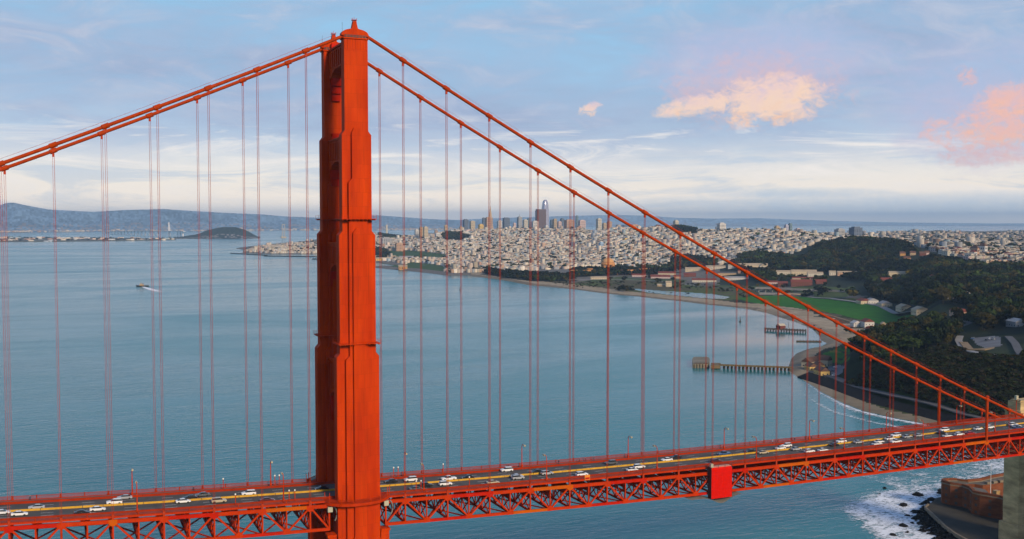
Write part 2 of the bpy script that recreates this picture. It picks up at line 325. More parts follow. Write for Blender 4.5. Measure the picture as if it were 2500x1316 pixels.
PROF = {   # picture column of the view -> list of (distance from the camera foot, ground height)
    560: [(400, 3), (9000, 3)],
    780: [(400, 3), (5200, 4), dv(5600, 592), dv(6800, 590), (9000, 3)],
    900: [(400, 3), (4380, 4), (4480, 22), dv(5500, 601), dv(6300, 581), dv(6800, 570), (7200, 60), (8200, 4)],
    1000: [(400, 3), (3900, 4), (4200, 8), dv(5000, 611), dv(5700, 592), dv(6300, 577), (6700, 40), (8200, 4)],
    1100: [(400, 1.2), (2480, 1.2), (2600, 3.4), (3800, 5), dv(4500, 621), dv(5000, 601), dv(5500, 582), dv(6000, 565), (6600, 60), (8400, 4)],
    1200: [(400, 1.2), (2480, 1.2), (2600, 3.4), (3950, 5), dv(4700, 611), dv(5200, 591), dv(5700, 572), dv(6000, 563), (6500, 70), (8600, 4)],
    1300: [(400, 1.2), (2480, 1.2), (2600, 3.4), (3950, 5), dv(4700, 611), dv(5200, 591), dv(5700, 571), dv(6000, 562), (6500, 80), (8800, 4)],
    1400: [(400, 1.2), (2480, 1.2), (2600, 3.4), (3950, 5), dv(4600, 611), dv(5000, 591), dv(5400, 571), dv(5700, 559), (6300, 80), (9000, 4)],
    1500: [(400, 1.2), (2480, 1.2), (2600, 3.4), (3400, 5), dv(3900, 631), dv(4300, 606), dv(4700, 581), dv(5050, 559), (5800, 80), (9000, 4)],
    1600: [(400, 1.2), (2480, 1.2), (2600, 3.4), (3400, 5), dv(3800, 631), dv(4200, 601), dv(4500, 576), dv(4850, 556), (5600, 90), (9000, 4)],
    1660: [(400, 1.2), (2480, 1.2), (2600, 3.4), (3250, 5), dv(3600, 635), dv(4000, 606), dv(4350, 580), dv(4700, 553), (5400, 90), (9000, 4)],
    1720: [(400, 1.2), (2480, 1.2), (2600, 3.4), (3000, 5), dv(3500, 641), dv(3900, 611), dv(4200, 586), dv(4550, 564), (5400, 95), (9000, 4)],
    1800: [(400, 1.2), (2400, 1.2), (2480, 3.4), (2650, 4), dv(3000, 661), dv(3300, 641), dv(3650, 616), dv(4000, 591), dv(4450, 564), (5200, 95), (9000, 4)],
    1900: [(400, 3), (2370, 4), dv(2650, 681), dv(3000, 656), dv(3300, 631), dv(3600, 601), dv(4100, 566), (5200, 95), (9000, 4)],
    2000: [(400, 3), (2240, 4), dv(2450, 692), dv(2800, 663), dv(3100, 634), dv(3300, 606), dv(3500, 586), (4200, 100), (5200, 90), (9000, 4)],
    2040: [(400, 3), (2100, 4), dv(2400, 696), dv(2750, 666), dv(3050, 634), dv(3250, 606), dv(3450, 586), (4200, 100), (5200, 90), (9000, 4)],
    2062: [(400, 3), (960, 4), (1020, 8), (1120, 10), (1250, 4), (2050, 4), dv(2400, 697), dv(2720, 667), dv(3000, 634), dv(3200, 606), dv(3420, 586), (4200, 95), (5200, 90), (9500, 20)],
    2100: [(400, 3), (960, 4), dv(1030, 905), dv(1080, 865), dv(1130, 845), (1200, 30), (1300, 5), (1970, 4), dv(2250, 708), dv(2600, 672), dv(2900, 634), dv(3100, 604), dv(3300, 588), (4200, 95), (5600, 85), (9500, 40)],
    2200: [(400, 3), (905, 4), dv(960, 935), dv(1020, 885), dv(1090, 858), dv(1180, 830), dv(1280, 808), (1400, 34), (1600, 5), (1860, 4), dv(2250, 704), dv(2600, 664), dv(2900, 624), dv(3100, 597), (3600, 85), dv(4700, 584), (5600, 75), dv(7500, 566), (9500, 70)],
    2300: [(400, 3), (872, 4), dv(925, 945), dv(990, 885), dv(1030, 858), dv(1080, 842), dv(1170, 815), dv(1320, 785), dv(1520, 755), dv(1800, 712), dv(2300, 660), dv(2900, 616), dv(3200, 600), dv(4500, 583), dv(6500, 571), dv(8000, 566), (9500, 70)],
    2400: [(400, 3), (838, 4), dv(875, 985), dv(915, 933), dv(970, 883), dv(1020, 846), dv(1080, 825), dv(1160, 805), dv(1320, 772), dv(1620, 728), dv(2000, 688), dv(2500, 648), dv(3000, 616), dv(3600, 598), dv(5000, 582), dv(6500, 575), (9500, 75)],
    2500: [(400, 3), (790, 4), (850, 17), dv(880, 935), dv(930, 885), dv(980, 846), dv(1100, 806), dv(1400, 748), dv(2000, 688), dv(2500, 646), dv(3000, 620), dv(3600, 602), dv(5000, 582), dv(6500, 573), (9500, 85)],
    2560: [(400, 3), (640, 5), (760, 20), (850, 34), (930, 44), (980, 50), (1400, 54), (2500, 66), (5000, 82), (9500, 85)],
    3000: [(400, 3), (520, 5), (640, 30), (720, 54), (1000, 58), (1400, 60), (2500, 66), (5000, 82), (9500, 85)],
    4500: [(300, 3), (480, 5), (600, 40), (700, 58), (1000, 62), (2500, 70), (9500, 85)],
}
LD = np.linspace(math.log(350), math.log(9800), 400)
PU = np.array(sorted(PROF)); PT = np.array([np.interp(np.exp(LD), *np.array(PROF[k]).T) for k in PU])
_g = rng.normal(size=(64, 64)); _g = np.fft.ifft2(np.fft.fft2(_g)*np.exp(-((np.fft.fftfreq(64)[:, None])**2+(np.fft.fftfreq(64)[None])**2)*220)).real; _g /= _g.std()
def wob(X, Y, s):
    a = (X/s) % 64; c = (Y/s) % 64; i = a.astype(int); j = c.astype(int); fa = a-i; fc = c-j; i1 = (i+1) % 64; j1 = (j+1) % 64
    return (_g[i, j]*(1-fa)+_g[i1, j]*fa)*(1-fc)+(_g[i, j1]*(1-fa)+_g[i1, j1]*fa)*fc
def col_of(X, Y):
    d0 = X-CAM[0]; d1 = Y-CAM[1]; c = d0*math.sin(YAW)+d1*math.cos(YAW); c = np.maximum(c, 1.0)
    return 1250+2523.5*(d0*math.cos(YAW)-d1*math.sin(YAW))/c
def height(X, Y, soft=True):
    X = np.atleast_1d(np.asarray(X, float)); Y = np.atleast_1d(np.asarray(Y, float))
    u = np.clip(col_of(X, Y), PU[0], PU[-1]); ld = np.clip(np.log(np.hypot(X-CAM[0], Y-CAM[1])), LD[0], LD[-1])
    fi = (ld-LD[0])/(LD[1]-LD[0]); i = np.clip(fi.astype(int), 0, len(LD)-2); fr = fi-i
    k = np.clip(np.searchsorted(PU, u)-1, 0, len(PU)-2); fu = (u-PU[k])/(PU[k+1]-PU[k])
    h = (PT[k, i]*(1-fr)+PT[k, i+1]*fr)*(1-fu)+(PT[k+1, i]*(1-fr)+PT[k+1, i+1]*fr)*fu
    h = h+np.clip((h-6)/30, 0, 1)*wob(X, Y, 60)*np.where(ld < math.log(1700), 0.5, 2.2)
    P = np.stack([X, Y], 1); ins = inside(P, SH); sd = seg_dist(P, SH)
    near = (u > 1915) & (u < 2560) & (ld < math.log(1150)); cap = np.where(near, 0.15+np.minimum(sd, 42)*0.05+np.maximum(0, sd-42)*0.8, 0.15+sd*0.30)
    return np.where(ins, np.minimum(h, cap), np.maximum(-5.0, -sd*0.25))
DGRID = np.exp(np.linspace(math.log(380), math.log(9000), 900))
def ground(u, v):
    """point of the ground seen at this picture position"""
    r = ray(u, v); h = np.hypot(r[0], r[1]); P = CAM+r[None]*(DGRID/h)[:, None]
    z = np.maximum(height(P[:, 0], P[:, 1]), 0.0); k = np.argmax(P[:, 2] <= z)
    if not (P[:, 2] <= z).any(): k = len(DGRID)-1
    return np.array([P[k, 0], P[k, 1], z[k]])

# ground classes, outlined as the plots lie on the ground
PLOT = lambda pts: np.array([ground(u, v)[:2] for u, v in pts])
GRASS = PLOT([(1800, 729), (1840, 722), (1960, 724), (2080, 738), (2150, 748), (2250, 767), (2200, 783), (2160, 793), (2100, 780), (2040, 766), (1950, 753), (1880, 746), (1820, 736)])
GRASS_B = PLOT([(2002, 878), (2012, 862), (2050, 849), (2078, 846), (2072, 866), (2074, 884), (2040, 887)])
FALLOW = PLOT([(1988, 759), (2050, 770), (2112, 785), (2096, 794), (2040, 784)])
SANDY = PLOT([(1840, 751), (1905, 757), (1990, 769), (2050, 788), (2085, 797), (2078, 812), (2098, 838), (2040, 842), (2010, 840), (1995, 815), (1955, 790), (1900, 772), (1850, 758)])
MARSH = PLOT([(1180, 674), (1400, 690), (1500, 684), (1650, 690), (1790, 704), (1830, 722), (1790, 735), (1700, 728), (1560, 716), (1400, 702), (1230, 684)])
LAGOON = PLOT([(1546, 703.5), (1570, 705), (1600, 708), (1660, 711.5), (1700, 714), (1745, 717.5), (1784, 724), (1772, 728.5), (1740, 728.8), (1700, 726), (1640, 720), (1580, 713.5), (1552, 707)])
MARINA = PLOT([(930, 643), (985, 649), (1000, 640), (1060, 645), (1100, 655), (1085, 663), (1010, 655), (960, 652)])
FMASON = PLOT([(917, 625), (930, 612), (1000, 612), (1090, 622), (1085, 634), (1040, 634), (960, 632)])
PARK = PLOT([(2372, 824), (2440, 821), (2446, 843), (2440, 848), (2404, 851), (2384, 842)])
LOT = PLOT([(2018, 893), (2050, 890), (2062, 900), (2050, 918), (2030, 915)])
MEADOW = PLOT([(2300, 872), (2330, 862), (2400, 866), (2450, 880), (2500, 895), (2560, 900), (2560, 985), (2480, 975), (2400, 935), (2340, 905)])
FLAT = PLOT([(1400, 690), (1500, 676), (1600, 674), (1700, 690), (1850, 700), (2080, 702), (2120, 735), (2000, 728), (1850, 722), (1800, 712), (1700, 700), (1550, 694)])
WOODS = [PLOT(p) for p in (
    [(1985, 614), (2010, 597), (2060, 589), (2180, 592), (2230, 612), (2290, 634), (2330, 642), (2420, 654), (2500, 656), (2620, 658), (2620, 700), (2500, 700), (2400, 700), (2300, 694), (2200, 690), (2100, 690), (2010, 668), (1960, 662), (1900, 660), (1870, 648), (1930, 632), (1975, 630)],
    [(2110, 700), (2200, 694), (2330, 700), (2620, 706), (2620, 770), (2520, 772), (2440, 770), (2380, 755), (2300, 745), (2260, 752), (2180, 742), (2120, 722)],
    [(2140, 838), (2190, 818), (2240, 803), (2300, 797), (2332, 802), (2336, 830), (2318, 845), (2290, 850), (2230, 862), (2160, 866), (2112, 862), (2106, 848)],
    [(2085, 850), (2130, 850), (2170, 862), (2190, 880), (2160, 905), (2120, 900), (2086, 880)],
    [(2370, 775), (2620, 775), (2620, 815), (2500, 812), (2450, 812), (2380, 808)],
    [(1180, 660), (1260, 668), (1340, 672), (1405, 676), (1405, 686), (1340, 688), (1250, 681), (1190, 672)],
    [(1395, 664), (1640, 652), (1650, 666), (1590, 672), (1480, 674), (1400, 677)],
    [(1640, 640), (1700, 634), (1750, 640), (1745, 652), (1680, 656), (1640, 656)],
    [(1790, 645), (1850, 640), (1870, 660), (1890, 668), (1900, 690), (1880, 694), (1800, 668)],
    [(1800, 632), (1850, 622), (1900, 628), (1930, 640), (1880, 652), (1810, 646)],
    [(922, 579), (940, 569), (960, 570), (978, 583), (950, 586)],
    [(1074, 578), (1092, 568), (1120, 571), (1150, 580), (1130, 588), (1090, 590)],
    [(905, 634), (918, 614), (938, 612), (950, 622), (940, 634)],
    [(1640, 566), (1660, 554), (1690, 558), (1700, 572), (1660, 574)])]
OPEN = [PLOT(p) for p in ([(1890, 672), (2010, 666), (2015, 702), (1890, 702)], [(2168, 668), (2218, 666), (2218, 690), (2168, 690)], [(2185, 622), (2275, 622), (2275, 645), (2185, 645)], [(2330, 718), (2470, 722), (2470, 742), (2330, 738)], [(2310, 765), (2372, 765), (2372, 812), (2320, 806)])]
def any_in(P, polys):
    r = np.zeros(len(P), bool)
    for q in polys: r |= inside(P, q)
    return r
def ground_colour(X, Y, Z):
    P = np.stack([X, Y], 1); n = len(P); C = np.zeros((n, 3)); u = col_of(X, Y); d = np.hypot(X-CAM[0], Y-CAM[1])
    sd = seg_dist(P, SH); wv = wob(X, Y, 14); w2 = wob(Y, X, 4); PJ = P+np.stack([wob(X, Y, 5), wob(Y, X, 5)], 1)*9+np.stack([wob(Y, X, 1.7), wob(X, Y, 1.9)], 1)*4
    C[:] = (0.15, 0.14, 0.125)                                              # streets and yards of the city
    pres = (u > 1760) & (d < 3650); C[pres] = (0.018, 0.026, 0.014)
    k = (u > 2040) & (d < 1900); C[k] = np.array([0.020, 0.030, 0.008])+np.clip(wv[k], -1.5, 2)[:, None]*np.array([0.007, 0.009, 0.002])+w2[k][:, None]*0.004
    k = inside(PJ, MEADOW); C[k] = np.array([0.026, 0.050, 0.005])+np.clip(0.6*wv[k]+0.7*w2[k], -1.5, 2)[:, None]*np.array([0.006, 0.018, -0.001])
    k = inside(PJ, FLAT); C[k] = np.where((wv[k] > 0.2)[:, None], (0.11, 0.105, 0.095), (0.06, 0.085, 0.025))
    k = inside(PJ, MARSH); C[k] = np.where((wv[k]+w2[k]*0.6 > 0.1)[:, None], (0.075, 0.095, 0.025), (0.085, 0.075, 0.040))
    beach = (sd < 75) & (u > 1150) & (u < 1990) & (d > 1500); C[beach] = np.array([0.33, 0.265, 0.18])+w2[beach][:, None]*0.012
    wet = beach & (sd < 16); C[wet] = (0.19, 0.155, 0.11)
    k = inside(PJ, SANDY); C[k] = np.array([0.34, 0.275, 0.19])+np.clip(w2[k]+wv[k], -2, 2)[:, None]*np.array([0.025, 0.022, 0.018])
    k = inside(PJ, FALLOW); C[k] = (0.085, 0.070, 0.040)
    k = inside(P, GRASS); C[k] = np.array([0.024, 0.125, 0.000])+np.clip(wv[k], -2, 2)[:, None]*np.array([0.006, 0.012, 0.001])
    k = inside(P, GRASS_B); C[k] = np.where((w2[k]+wv[k] > 1.4)[:, None], (0.12, 0.13, 0.02), (0.020, 0.110, 0.003))
    for q in (MARINA, FMASON): k = inside(P, q); C[k] = (0.045, 0.085, 0.025)
    for q in (PARK, LOT): k = inside(P, q); C[k] = (0.16, 0.165, 0.175)
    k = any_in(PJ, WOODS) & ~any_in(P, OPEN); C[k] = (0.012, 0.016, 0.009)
    k = (sd < 26) & (u > 1915) & (u < 2060) & (d < 1600); C[k] = (0.24, 0.20, 0.14)
    k = (sd < 20) & (u > 2040) & (u < 2600) & (d < 1100) & (d > 720); C[k] = (0.20, 0.165, 0.11)
    k = (Y < 130) & (X > 300) & (X < 520); C[k] = (0.085, 0.075, 0.055)
    return np.clip(C, 0.004, 1)
az0, az1 = math.atan((545-1250)/FPX), math.atan((3300-1250)/FPX)
AZ = np.concatenate([np.arange(az0, 0.47, R(0.085)), np.arange(0.47, az1, R(0.4))]); DD = np.exp(np.arange(math.log(400), math.log(9600), 0.0075))
AA, D2 = np.meshgrid(AZ+YAW, DD); X = CAM[0]+D2*np.sin(AA); Y = CAM[1]+D2*np.cos(AA); Z = height(X.ravel(), Y.ravel()).reshape(X.shape)
lag = inside(np.stack([X.ravel(), Y.ravel()], 1), LAGOON).reshape(X.shape); Z[lag] = -1.5
nr, nc = X.shape; idx = np.arange(nr*nc).reshape(nr, nc)
Fq = np.stack([idx[:-1, :-1], idx[:-1, 1:], idx[1:, 1:], idx[1:, :-1]], -1).reshape(-1, 4)
Zf = Z.ravel(); Fq = Fq[(Zf[Fq].max(1) > -4.0)]
fx, fy = X.ravel()[Fq].mean(1), Y.ravel()[Fq].mean(1)
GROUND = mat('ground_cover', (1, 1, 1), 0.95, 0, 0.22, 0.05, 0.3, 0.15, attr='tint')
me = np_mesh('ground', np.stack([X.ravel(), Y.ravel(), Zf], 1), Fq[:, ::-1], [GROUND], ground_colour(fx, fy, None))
tag(put('ground', me), kind='structure')

# far shores and hills across the bay
def ridge(name, pts, depth, d_of, base_v, colr, seed, rough=1.0):
    """a range of hills: crest line given by (column, row, distance), falling to the water on the near side"""
    pts = np.array(pts, float); us = np.arange(pts[0, 0], pts[-1, 0]+1, 5.0); vv = np.interp(us, pts[:, 0], pts[:, 1]); dd = np.interp(us, pts[:, 0], pts[:, 2])
    r2 = np.random.default_rng(seed); rows = 26; V = []
    n1 = np.cumsum(r2.normal(size=len(us))); n1 -= np.convolve(n1, np.ones(31)/31, 'same'); 
    nz = r2.normal(size=(rows, len(us))); 
    for _ in range(9): nz = (nz+np.roll(nz, 1, 1)+np.roll(nz, -1, 1)+np.roll(nz, 1, 0)+np.roll(nz, -1, 0))/5*1.35
    for j in range(rows):
        f = j/(rows-1.0)                          # 0 shore .. 0.72 crest .. 1 back
        d = dd*(1-depth*(1-f/0.72)) if f < 0.72 else dd*(1+depth*0.5*(f-0.72)/0.28)
        sh = (f/0.72)**1.5 if f < 0.72 else 1-0.85*((f-0.72)/0.28)**1.2
        a = np.arctan((us-1250)/FPX)+YAW; zc = 165.8-(vv-537)/2520.0*dd
        z = np.maximum(zc, 5)*sh*(1+0.05*rough*nz[j]*(sh < 0.80))+1.0
        if j == 0: z = z*0-3
        if j == rows-1: z = z*0-3
        V.append(np.stack([CAM[0]+d*np.sin(a), CAM[1]+d*np.cos(a), z], 1))
    V = np.concatenate(V); n = len(us); ii = np.arange(rows*n).reshape(rows, n)
    Fq = np.stack([ii[:-1, :-1], ii[:-1, 1:], ii[1:, 1:], ii[1:, :-1]], -1).reshape(-1, 4)
    c = np.tile(np.array(colr), (len(Fq), 1))*(1+0.25*r2.normal(size=(len(Fq), 1)).clip(-1.5, 1.5))
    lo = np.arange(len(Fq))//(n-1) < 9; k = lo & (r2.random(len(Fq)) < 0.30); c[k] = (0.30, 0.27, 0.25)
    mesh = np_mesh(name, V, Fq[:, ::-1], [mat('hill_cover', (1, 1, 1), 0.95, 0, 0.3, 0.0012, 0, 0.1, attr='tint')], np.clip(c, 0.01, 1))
    mesh.polygons.foreach_set('use_smooth', [True]*len(mesh.polygons))
    return tag(put(name, mesh), kind='structure')
ridge('hills', [(-220, 520, 19000), (-60, 513, 19000), (0, 510, 19000), (35, 509, 19000), (75, 514, 19200), (130, 517, 19300), (190, 521, 19500), (250, 518, 19500), (300, 515, 19600), (400, 512, 19800), (480, 517, 20000), (560, 521, 20300), (640, 524, 20600), (700, 529, 21000), (780, 532, 21300), (860, 530, 21500), (920, 526, 22000), (980, 530, 22500), (1050, 535, 23000), (1120, 538, 23500), (1250, 541, 24000), (1400, 544, 24500)], 0.22, None, None, (0.16, 0.24, 0.31), 3)  # distance haze painted into the hill colour: bluer and lighter than grassland
ridge('hills', [(-120, 512, 22000), (0, 505, 22000), (20, 500, 21600), (36, 499, 21500), (60, 504, 21800), (120, 514, 22000), (250, 520, 22000)], 0.10, None, None, (0.17, 0.24, 0.31), 5)  # haze blue painted into this range too
ridge('hills', [(820, 540, 29000), (1000, 535, 29000), (1120, 537, 29000), (1200, 533, 29500), (1300, 530, 30000), (1400, 527, 30000), (1500, 525, 30000), (1580, 527, 30500), (1650, 532, 31000), (1750, 534, 31000), (1850, 533, 31500), (1960, 537, 32000), (2060, 540, 33000), (2200, 543, 33500), (2400, 545, 34000), (2700, 545, 34000)], 0.12, None, None, (0.24, 0.34, 0.42), 6, 0.5)  # furthest range, palest: more of the haze painted into its colour
ridge('hills', [(2170, 578, 8300), (2230, 571, 8300), (2260, 563, 8400), (2290, 560, 8500), (2325, 563, 8600), (2360, 574, 8700), (2390, 569, 8800), (2430, 576, 8900), (2470, 569, 9300), (2510, 565, 9500), (2600, 560, 9600), (2750, 560, 9700)], 0.10, None, None, (0.10, 0.09, 0.08), 8)
ISLE_ROCK = [(424, 583), (432, 578), (450, 575), (485, 570), (505, 562), (530, 556), (545, 554), (575, 554), (600, 561), (615, 569), (628, 576), (636, 580)]
ridge('island_hill', [(u, v, 10100) for u, v in ISLE_ROCK], 0.07, None, None, (0.030, 0.042, 0.028), 11, 0.6)
# ---------------------------------------------------------------- the bridge
HW = 13.7; TX = -1.5
KR = [15.1, 30.5, 46.3, 62.1, 78.0, 93.6, 109.2, 124.9, 140.4, 155.9, 171.2, 186.2, 201.0, 215.9, 230.5, 245.0, 259.0, 273.3, 287.3, 301.3, 315.2, 329.0]
KL = [-17.5, -33.0, -48.0, -63.1, -77.9, -92.3, -106.3, -121, -136, -151, -166, -181, -196, -211, -226]
TZT = np.array([(-240, 82), (-106, 75.5), (-92, 74.8), (-77.6, 74.1), (-63, 73.4), (-20, 71.7), (15, 70.4), (46, 69.4), (78, 68.45), (109, 67.7), (140, 67.15), (171, 66.85), (230, 66.6), (301, 66.6), (350, 66.6)]).T
RZT = np.array([(-240, 83.4), (-98, 76.3), (-62, 74.6), (-10, 72.7), (37, 71.25), (80, 70.2), (142, 69.3), (200, 69.0), (275, 69.0), (350, 69.0)]).T
tz = lambda x: float(np.interp(x, *TZT)); rz = lambda x: float(np.interp(x, *RZT)); bz = lambda x: tz(x)-7.75
def cz(x):
    return 228.0-0.4560*(-x)+0.00021*x*x if x < 0 else 227.6-0.569*x+0.00026*x*x
bridge = tag(empty('suspension_bridge', None, (0, 0, 0)), 'orange suspension bridge with one tall stepped tower, two sweeping cables and a trussed road deck', 'bridge')

# tower: two legs of stepped shafts, four portal struts
tower = empty('tower', bridge)
def shaft(hw_steps, yc, hd, name='shaft_section', cham=1.3):
    """stepped slab; hw_steps from the top: (z top, half width), last (z bottom, half width)"""
    right = []; 
    zt, hw = hw_steps[0]; right.append((hw, zt))
    for (z, h) in hw_steps[1:-1]:
        right += [(right[-1][0], z+cham), (h, z)]
    right.append((right[-1][0], hw_steps[-1][0]))
    poly = [(TX+x, z) for x, z in right]+[(TX-x, z) for x, z in reversed(right)]
    return MB().extr(poly, yc-hd, yc+hd).build(name, ORANGE, tower)
for s in (-1, 1):
    yc = s*HW
    shaft([(224.6, 3.95), (193.6, 4.95), (160.8, 6.1), (120.6, 7.2), (58, 7.6), (-6, 7.6)], yc, 1.9)
    B = [(195.6, 1.2), (194.2, 1.9), (178.0, 3.1), (119.8, 4.4), (-6, 4.4)]
    shaft(B, yc, 3.15)
    shaft([(163.0, 0.9), (161.6, 2.0), (60, 2.4), (-6, 2.4)], yc, 4.1)
    for zz, hw in ((166.2, 5.4), (125.2, 6.55)):            # inspection galleries round the leg
        gal = MB().box(TX-hw-0.45, TX+hw+0.45, yc-4.6, yc+4.6, zz-0.22, zz).build('gallery', ORANGE, tower)
        mb = MB()
        for k in range(13):
            x = TX-hw-0.4+k*(2*hw+0.8)/12
            for y in (yc-4.55, yc+4.55): mb.beam((x, y, zz), (x, y, zz+1.2), 0.06, 0.06)
        for y in (yc-4.55, yc+4.55):
            for h in (0.6, 1.2): mb.beam((TX-hw-0.4, y, zz+h), (TX+hw+0.4, y, zz+h), 0.05, 0.05)
        for x in (TX-hw-0.4, TX+hw+0.4):
            for h in (0.6, 1.2): mb.beam((x, yc-4.55, zz+h), (x, yc+4.55, zz+h), 0.05, 0.05)
        for k in range(9):
            x = TX-hw+k*2*hw/8; mb.box(x-0.10, x+0.10, yc-4.5, yc+4.5, zz-0.55, zz-0.22)
        tag(mb.build('gallery_railing', ORANGE, tower), kind='stuff')
    MB().box(TX-4.25, TX+4.25, yc-2.3, yc+2.3, 224.6, 225.0).build('cornice', ORANGE, tower)
    for k in range(9):
        x = TX-3.5+k*7.0/8
        MB().box(x-0.20, x+0.20, yc-2.06, yc+2.06, 221.2, 224.4).build('cornice_flute', ORANGE, tower)
    MB().box(TX-3.6, TX+3.6, yc-1.5, yc+1.5, 225.0, 226.0).build('saddle_plinth', DARK, tower)
    arch = [(TX+4.6*math.cos(a), 225.8+2.3*math.sin(a)**0.8) for a in np.linspace(0, math.pi, 17)]
    MB().extr(arch, yc-1.15, yc+1.15).build('saddle_housing', ORANGE, tower)
    fin = [(TX-1.7, 227.7), (TX-1.0, 228.4), (TX-0.72, 229.6), (TX-0.55, 230.6), (TX+0.55, 230.6), (TX+0.72, 229.6), (TX+1.0, 228.4), (TX+1.7, 227.7)]
    MB().extr(fin, yc-0.8, yc+0.8).build('finial', ORANGE, tower)
    mb = MB()
    for ax, ay in ((-0.5, -0.5), (0.5, -0.5), (0.5, 0.5), (-0.5, 0.5), (0, 0)):
        mb.beam((TX+ax, yc+ay, 230.6), (TX+ax*1.4, yc+ay*1.4, 231.6 if ax else 232.0), 0.10, 0.10)
    mb.box(TX-0.8, TX+0.8, yc-0.8, yc+0.8, 230.95, 231.05)
    mb.build('beacon_frame', ORANGE, tower)
    mb = MB()                                              # parapet rail on the tower head
    for k in range(9):
        x = TX-4.1+k*8.2/8
        for y in (yc-2.2, yc+2.2): mb.beam((x, y, 225.0), (x, y, 226.1), 0.09, 0.09)
    for y in (yc-2.2, yc+2.2):
        for h in (225.5, 226.1): mb.beam((TX-4.1, y, h), (TX+4.1, y, h), 0.08, 0.08)
    tag(mb.build('parapet_rail', ORANGE, tower), kind='stuff')
    MB().beam((TX-4, yc, 225.0), (TX-4, yc, 230.2), 0.07, 0.07).build('antenna', DARK, tower)
# struts with fluted faces and stepped corner brackets
for z1, z0, zb, n in ((224.2, 215.0, 207.3, 8), (193.0, 183.2, 175.0, 9), (157.4, 147.8, 140.0, 9), (117.0, 104.0, 91.0, 9)):
    y1 = HW-1.9; hx = 2.1+(224-z1)*0.012
    arch = [(-y1, z1), (-y1, z0), (-y1+2.5, z0), (-y1+4.5, z0+1.5), (-4, z0+2.4), (4, z0+2.4), (y1-4.5, z0+1.5), (y1-2.5, z0), (y1, z0), (y1, z1)]
    MB().extr(arch, TX-hx, TX+hx, 'x').build('portal_strut', ORANGE, tower)
    for k in range(n):
        y = -y1+2.5+k*(2*y1-5)/(n-1)
        for sx in (-1, 1):
            x = TX+sx*hx
            MB().box(min(x, x+sx*0.35), max(x, x+sx*0.35), y-0.45, y+0.45, z0+3.0, z1-0.8).build('strut_flute', ORANGE, tower)
    MB().box(TX-hx-0.5, TX+hx+0.5, -y1, y1, z1, z1+0.6).build('strut_coping', ORANGE, tower)
    for s in (-1, 1):                                      # stepped brackets under each end
        for j, (dw, f0, f1) in enumerate(((2.9, 0.0, 0.34), (2.0, 0.34, 0.68), (1.2, 0.68, 1.0))):
            ya, yb = s*(y1+0.3), s*(y1-dw); h = z0-zb
            MB().box(TX-hx+0.3+0.12*j, TX+hx-0.3-0.12*j, min(ya, yb), max(ya, yb), z0-f1*h, z0-f0*h).build('strut_bracket', ORANGE_R, tower)
        MB().box(TX-1.5, TX+1.5, min(s*(y1+.3), s*(y1-1.4)), max(s*(y1+.3), s*(y1-1.4)), z1+0.6, z1+3.0).build('strut_bracket', ORANGE_R, tower)
for s in (-1, 1):                                          # cross bracing below the deck
    for za, zb in ((57, 30), (30, 3)):
        MB().beam((TX, -s*(HW-2), za), (TX, s*(HW-2), zb), 2.0, 2.0).build('cross_brace', ORANGE, tower)
MB().box(TX-2.6, TX+2.6, -HW+1.9, HW-1.9, 54, 60).build('portal_strut', ORANGE, tower)
for s in (-1, 1):                                          # bearing pedestals for the truss ends
    for sx in (-1, 1):
        xa = TX+sx*7.6; xb = TX+sx*10.4
        MB().box(min(xa, xb), max(xa, xb), s*HW-1.6, s*HW+1.6, 44, 61.2).build('bearing_pedestal', ORANGE, tower)
        MB().box(min(xa, xb+sx*.3), max(xa, xb+sx*.3), s*HW-1.9, s*HW+1.9, 61.2, 62.0).build('pedestal_cap', ORANGE, tower)
MB().extr([(-34, -24), (30, -24), (38, -14), (38, 14), (30, 24), (-34, 24), (-42, 14), (-42, -14)], -6, 5, 'z').build('pier_base', CONC, tower)

# main cables with bands, suspenders and hand ropes
for s in (-1, 1):
    xs = [x for x in np.arange(-236, -5, 6.0)]+[-5, -2.5, TX, 1, 3.5]+[x for x in np.arange(8, 344, 6.0)]+[344]
    pts = [(x, s*HW, min(cz(x), 227.1)) for x in xs]
    cab = MB().tube(pts, 0.56, 10).build('main_cable', CABLE, bridge, True)
    for x in KL+KR[:-1]:
        if abs(x) < 5: continue
        z = cz(x); t = Vector((1, 0, (cz(x+1)-cz(x-1))/2)).normalized()
        p = Vector((x, s*HW, z))
        MB().tube([p-t*1.15, p-t*1.05, p+t*1.05, p+t*1.15], [0.60, 0.80, 0.80, 0.60], 10).build('cable_band', CABLE, cab)
        if z-0.8 > tz(x)+2:
            mb = MB()
            for ax in (-0.24, 0.24):
                for ay in (-0.16, 0.16):
                    mb.tube([(x+ax, s*HW+ay, z-0.5), (x+ax, s*HW+ay, tz(x)+0.3)], 0.044, 5)
            mb.box(x-0.36, x+0.36, s*HW-0.24, s*HW+0.24, tz(x)+0.2, tz(x)+2.2)
            mb.box(x-0.34, x+0.34, s*HW-0.24, s*HW+0.24, z-1.9, z-0.7)
            tag(mb.build('suspender', ROPE, cab), kind='stuff')
    for sy in (-0.55, 0.55):
        hp = [(x, s*HW+sy, min(cz(x), 227.1)+1.5) for x in xs if abs(x) > 6 and (x < 0)]
        MB().tube(hp, 0.020, 4).build('hand_rope', ROPE, cab)
        hp = [(x, s*HW+sy, min(cz(x), 227.1)+1.5) for x in xs if x > 6]
        MB().tube(hp, 0.020, 4).build('hand_rope', ROPE, cab)
    xd = 287.3
    MB().tube([(xd, s*HW, tz(xd)), (xd, s*HW, cz(xd)+0.4), (xd, s*HW, cz(xd)+1.3), (xd, s*HW, cz(xd)+1.8)], [0.62, 0.62, 0.95, 0.4], 8).build('cable_tie_down', CABLE, cab)

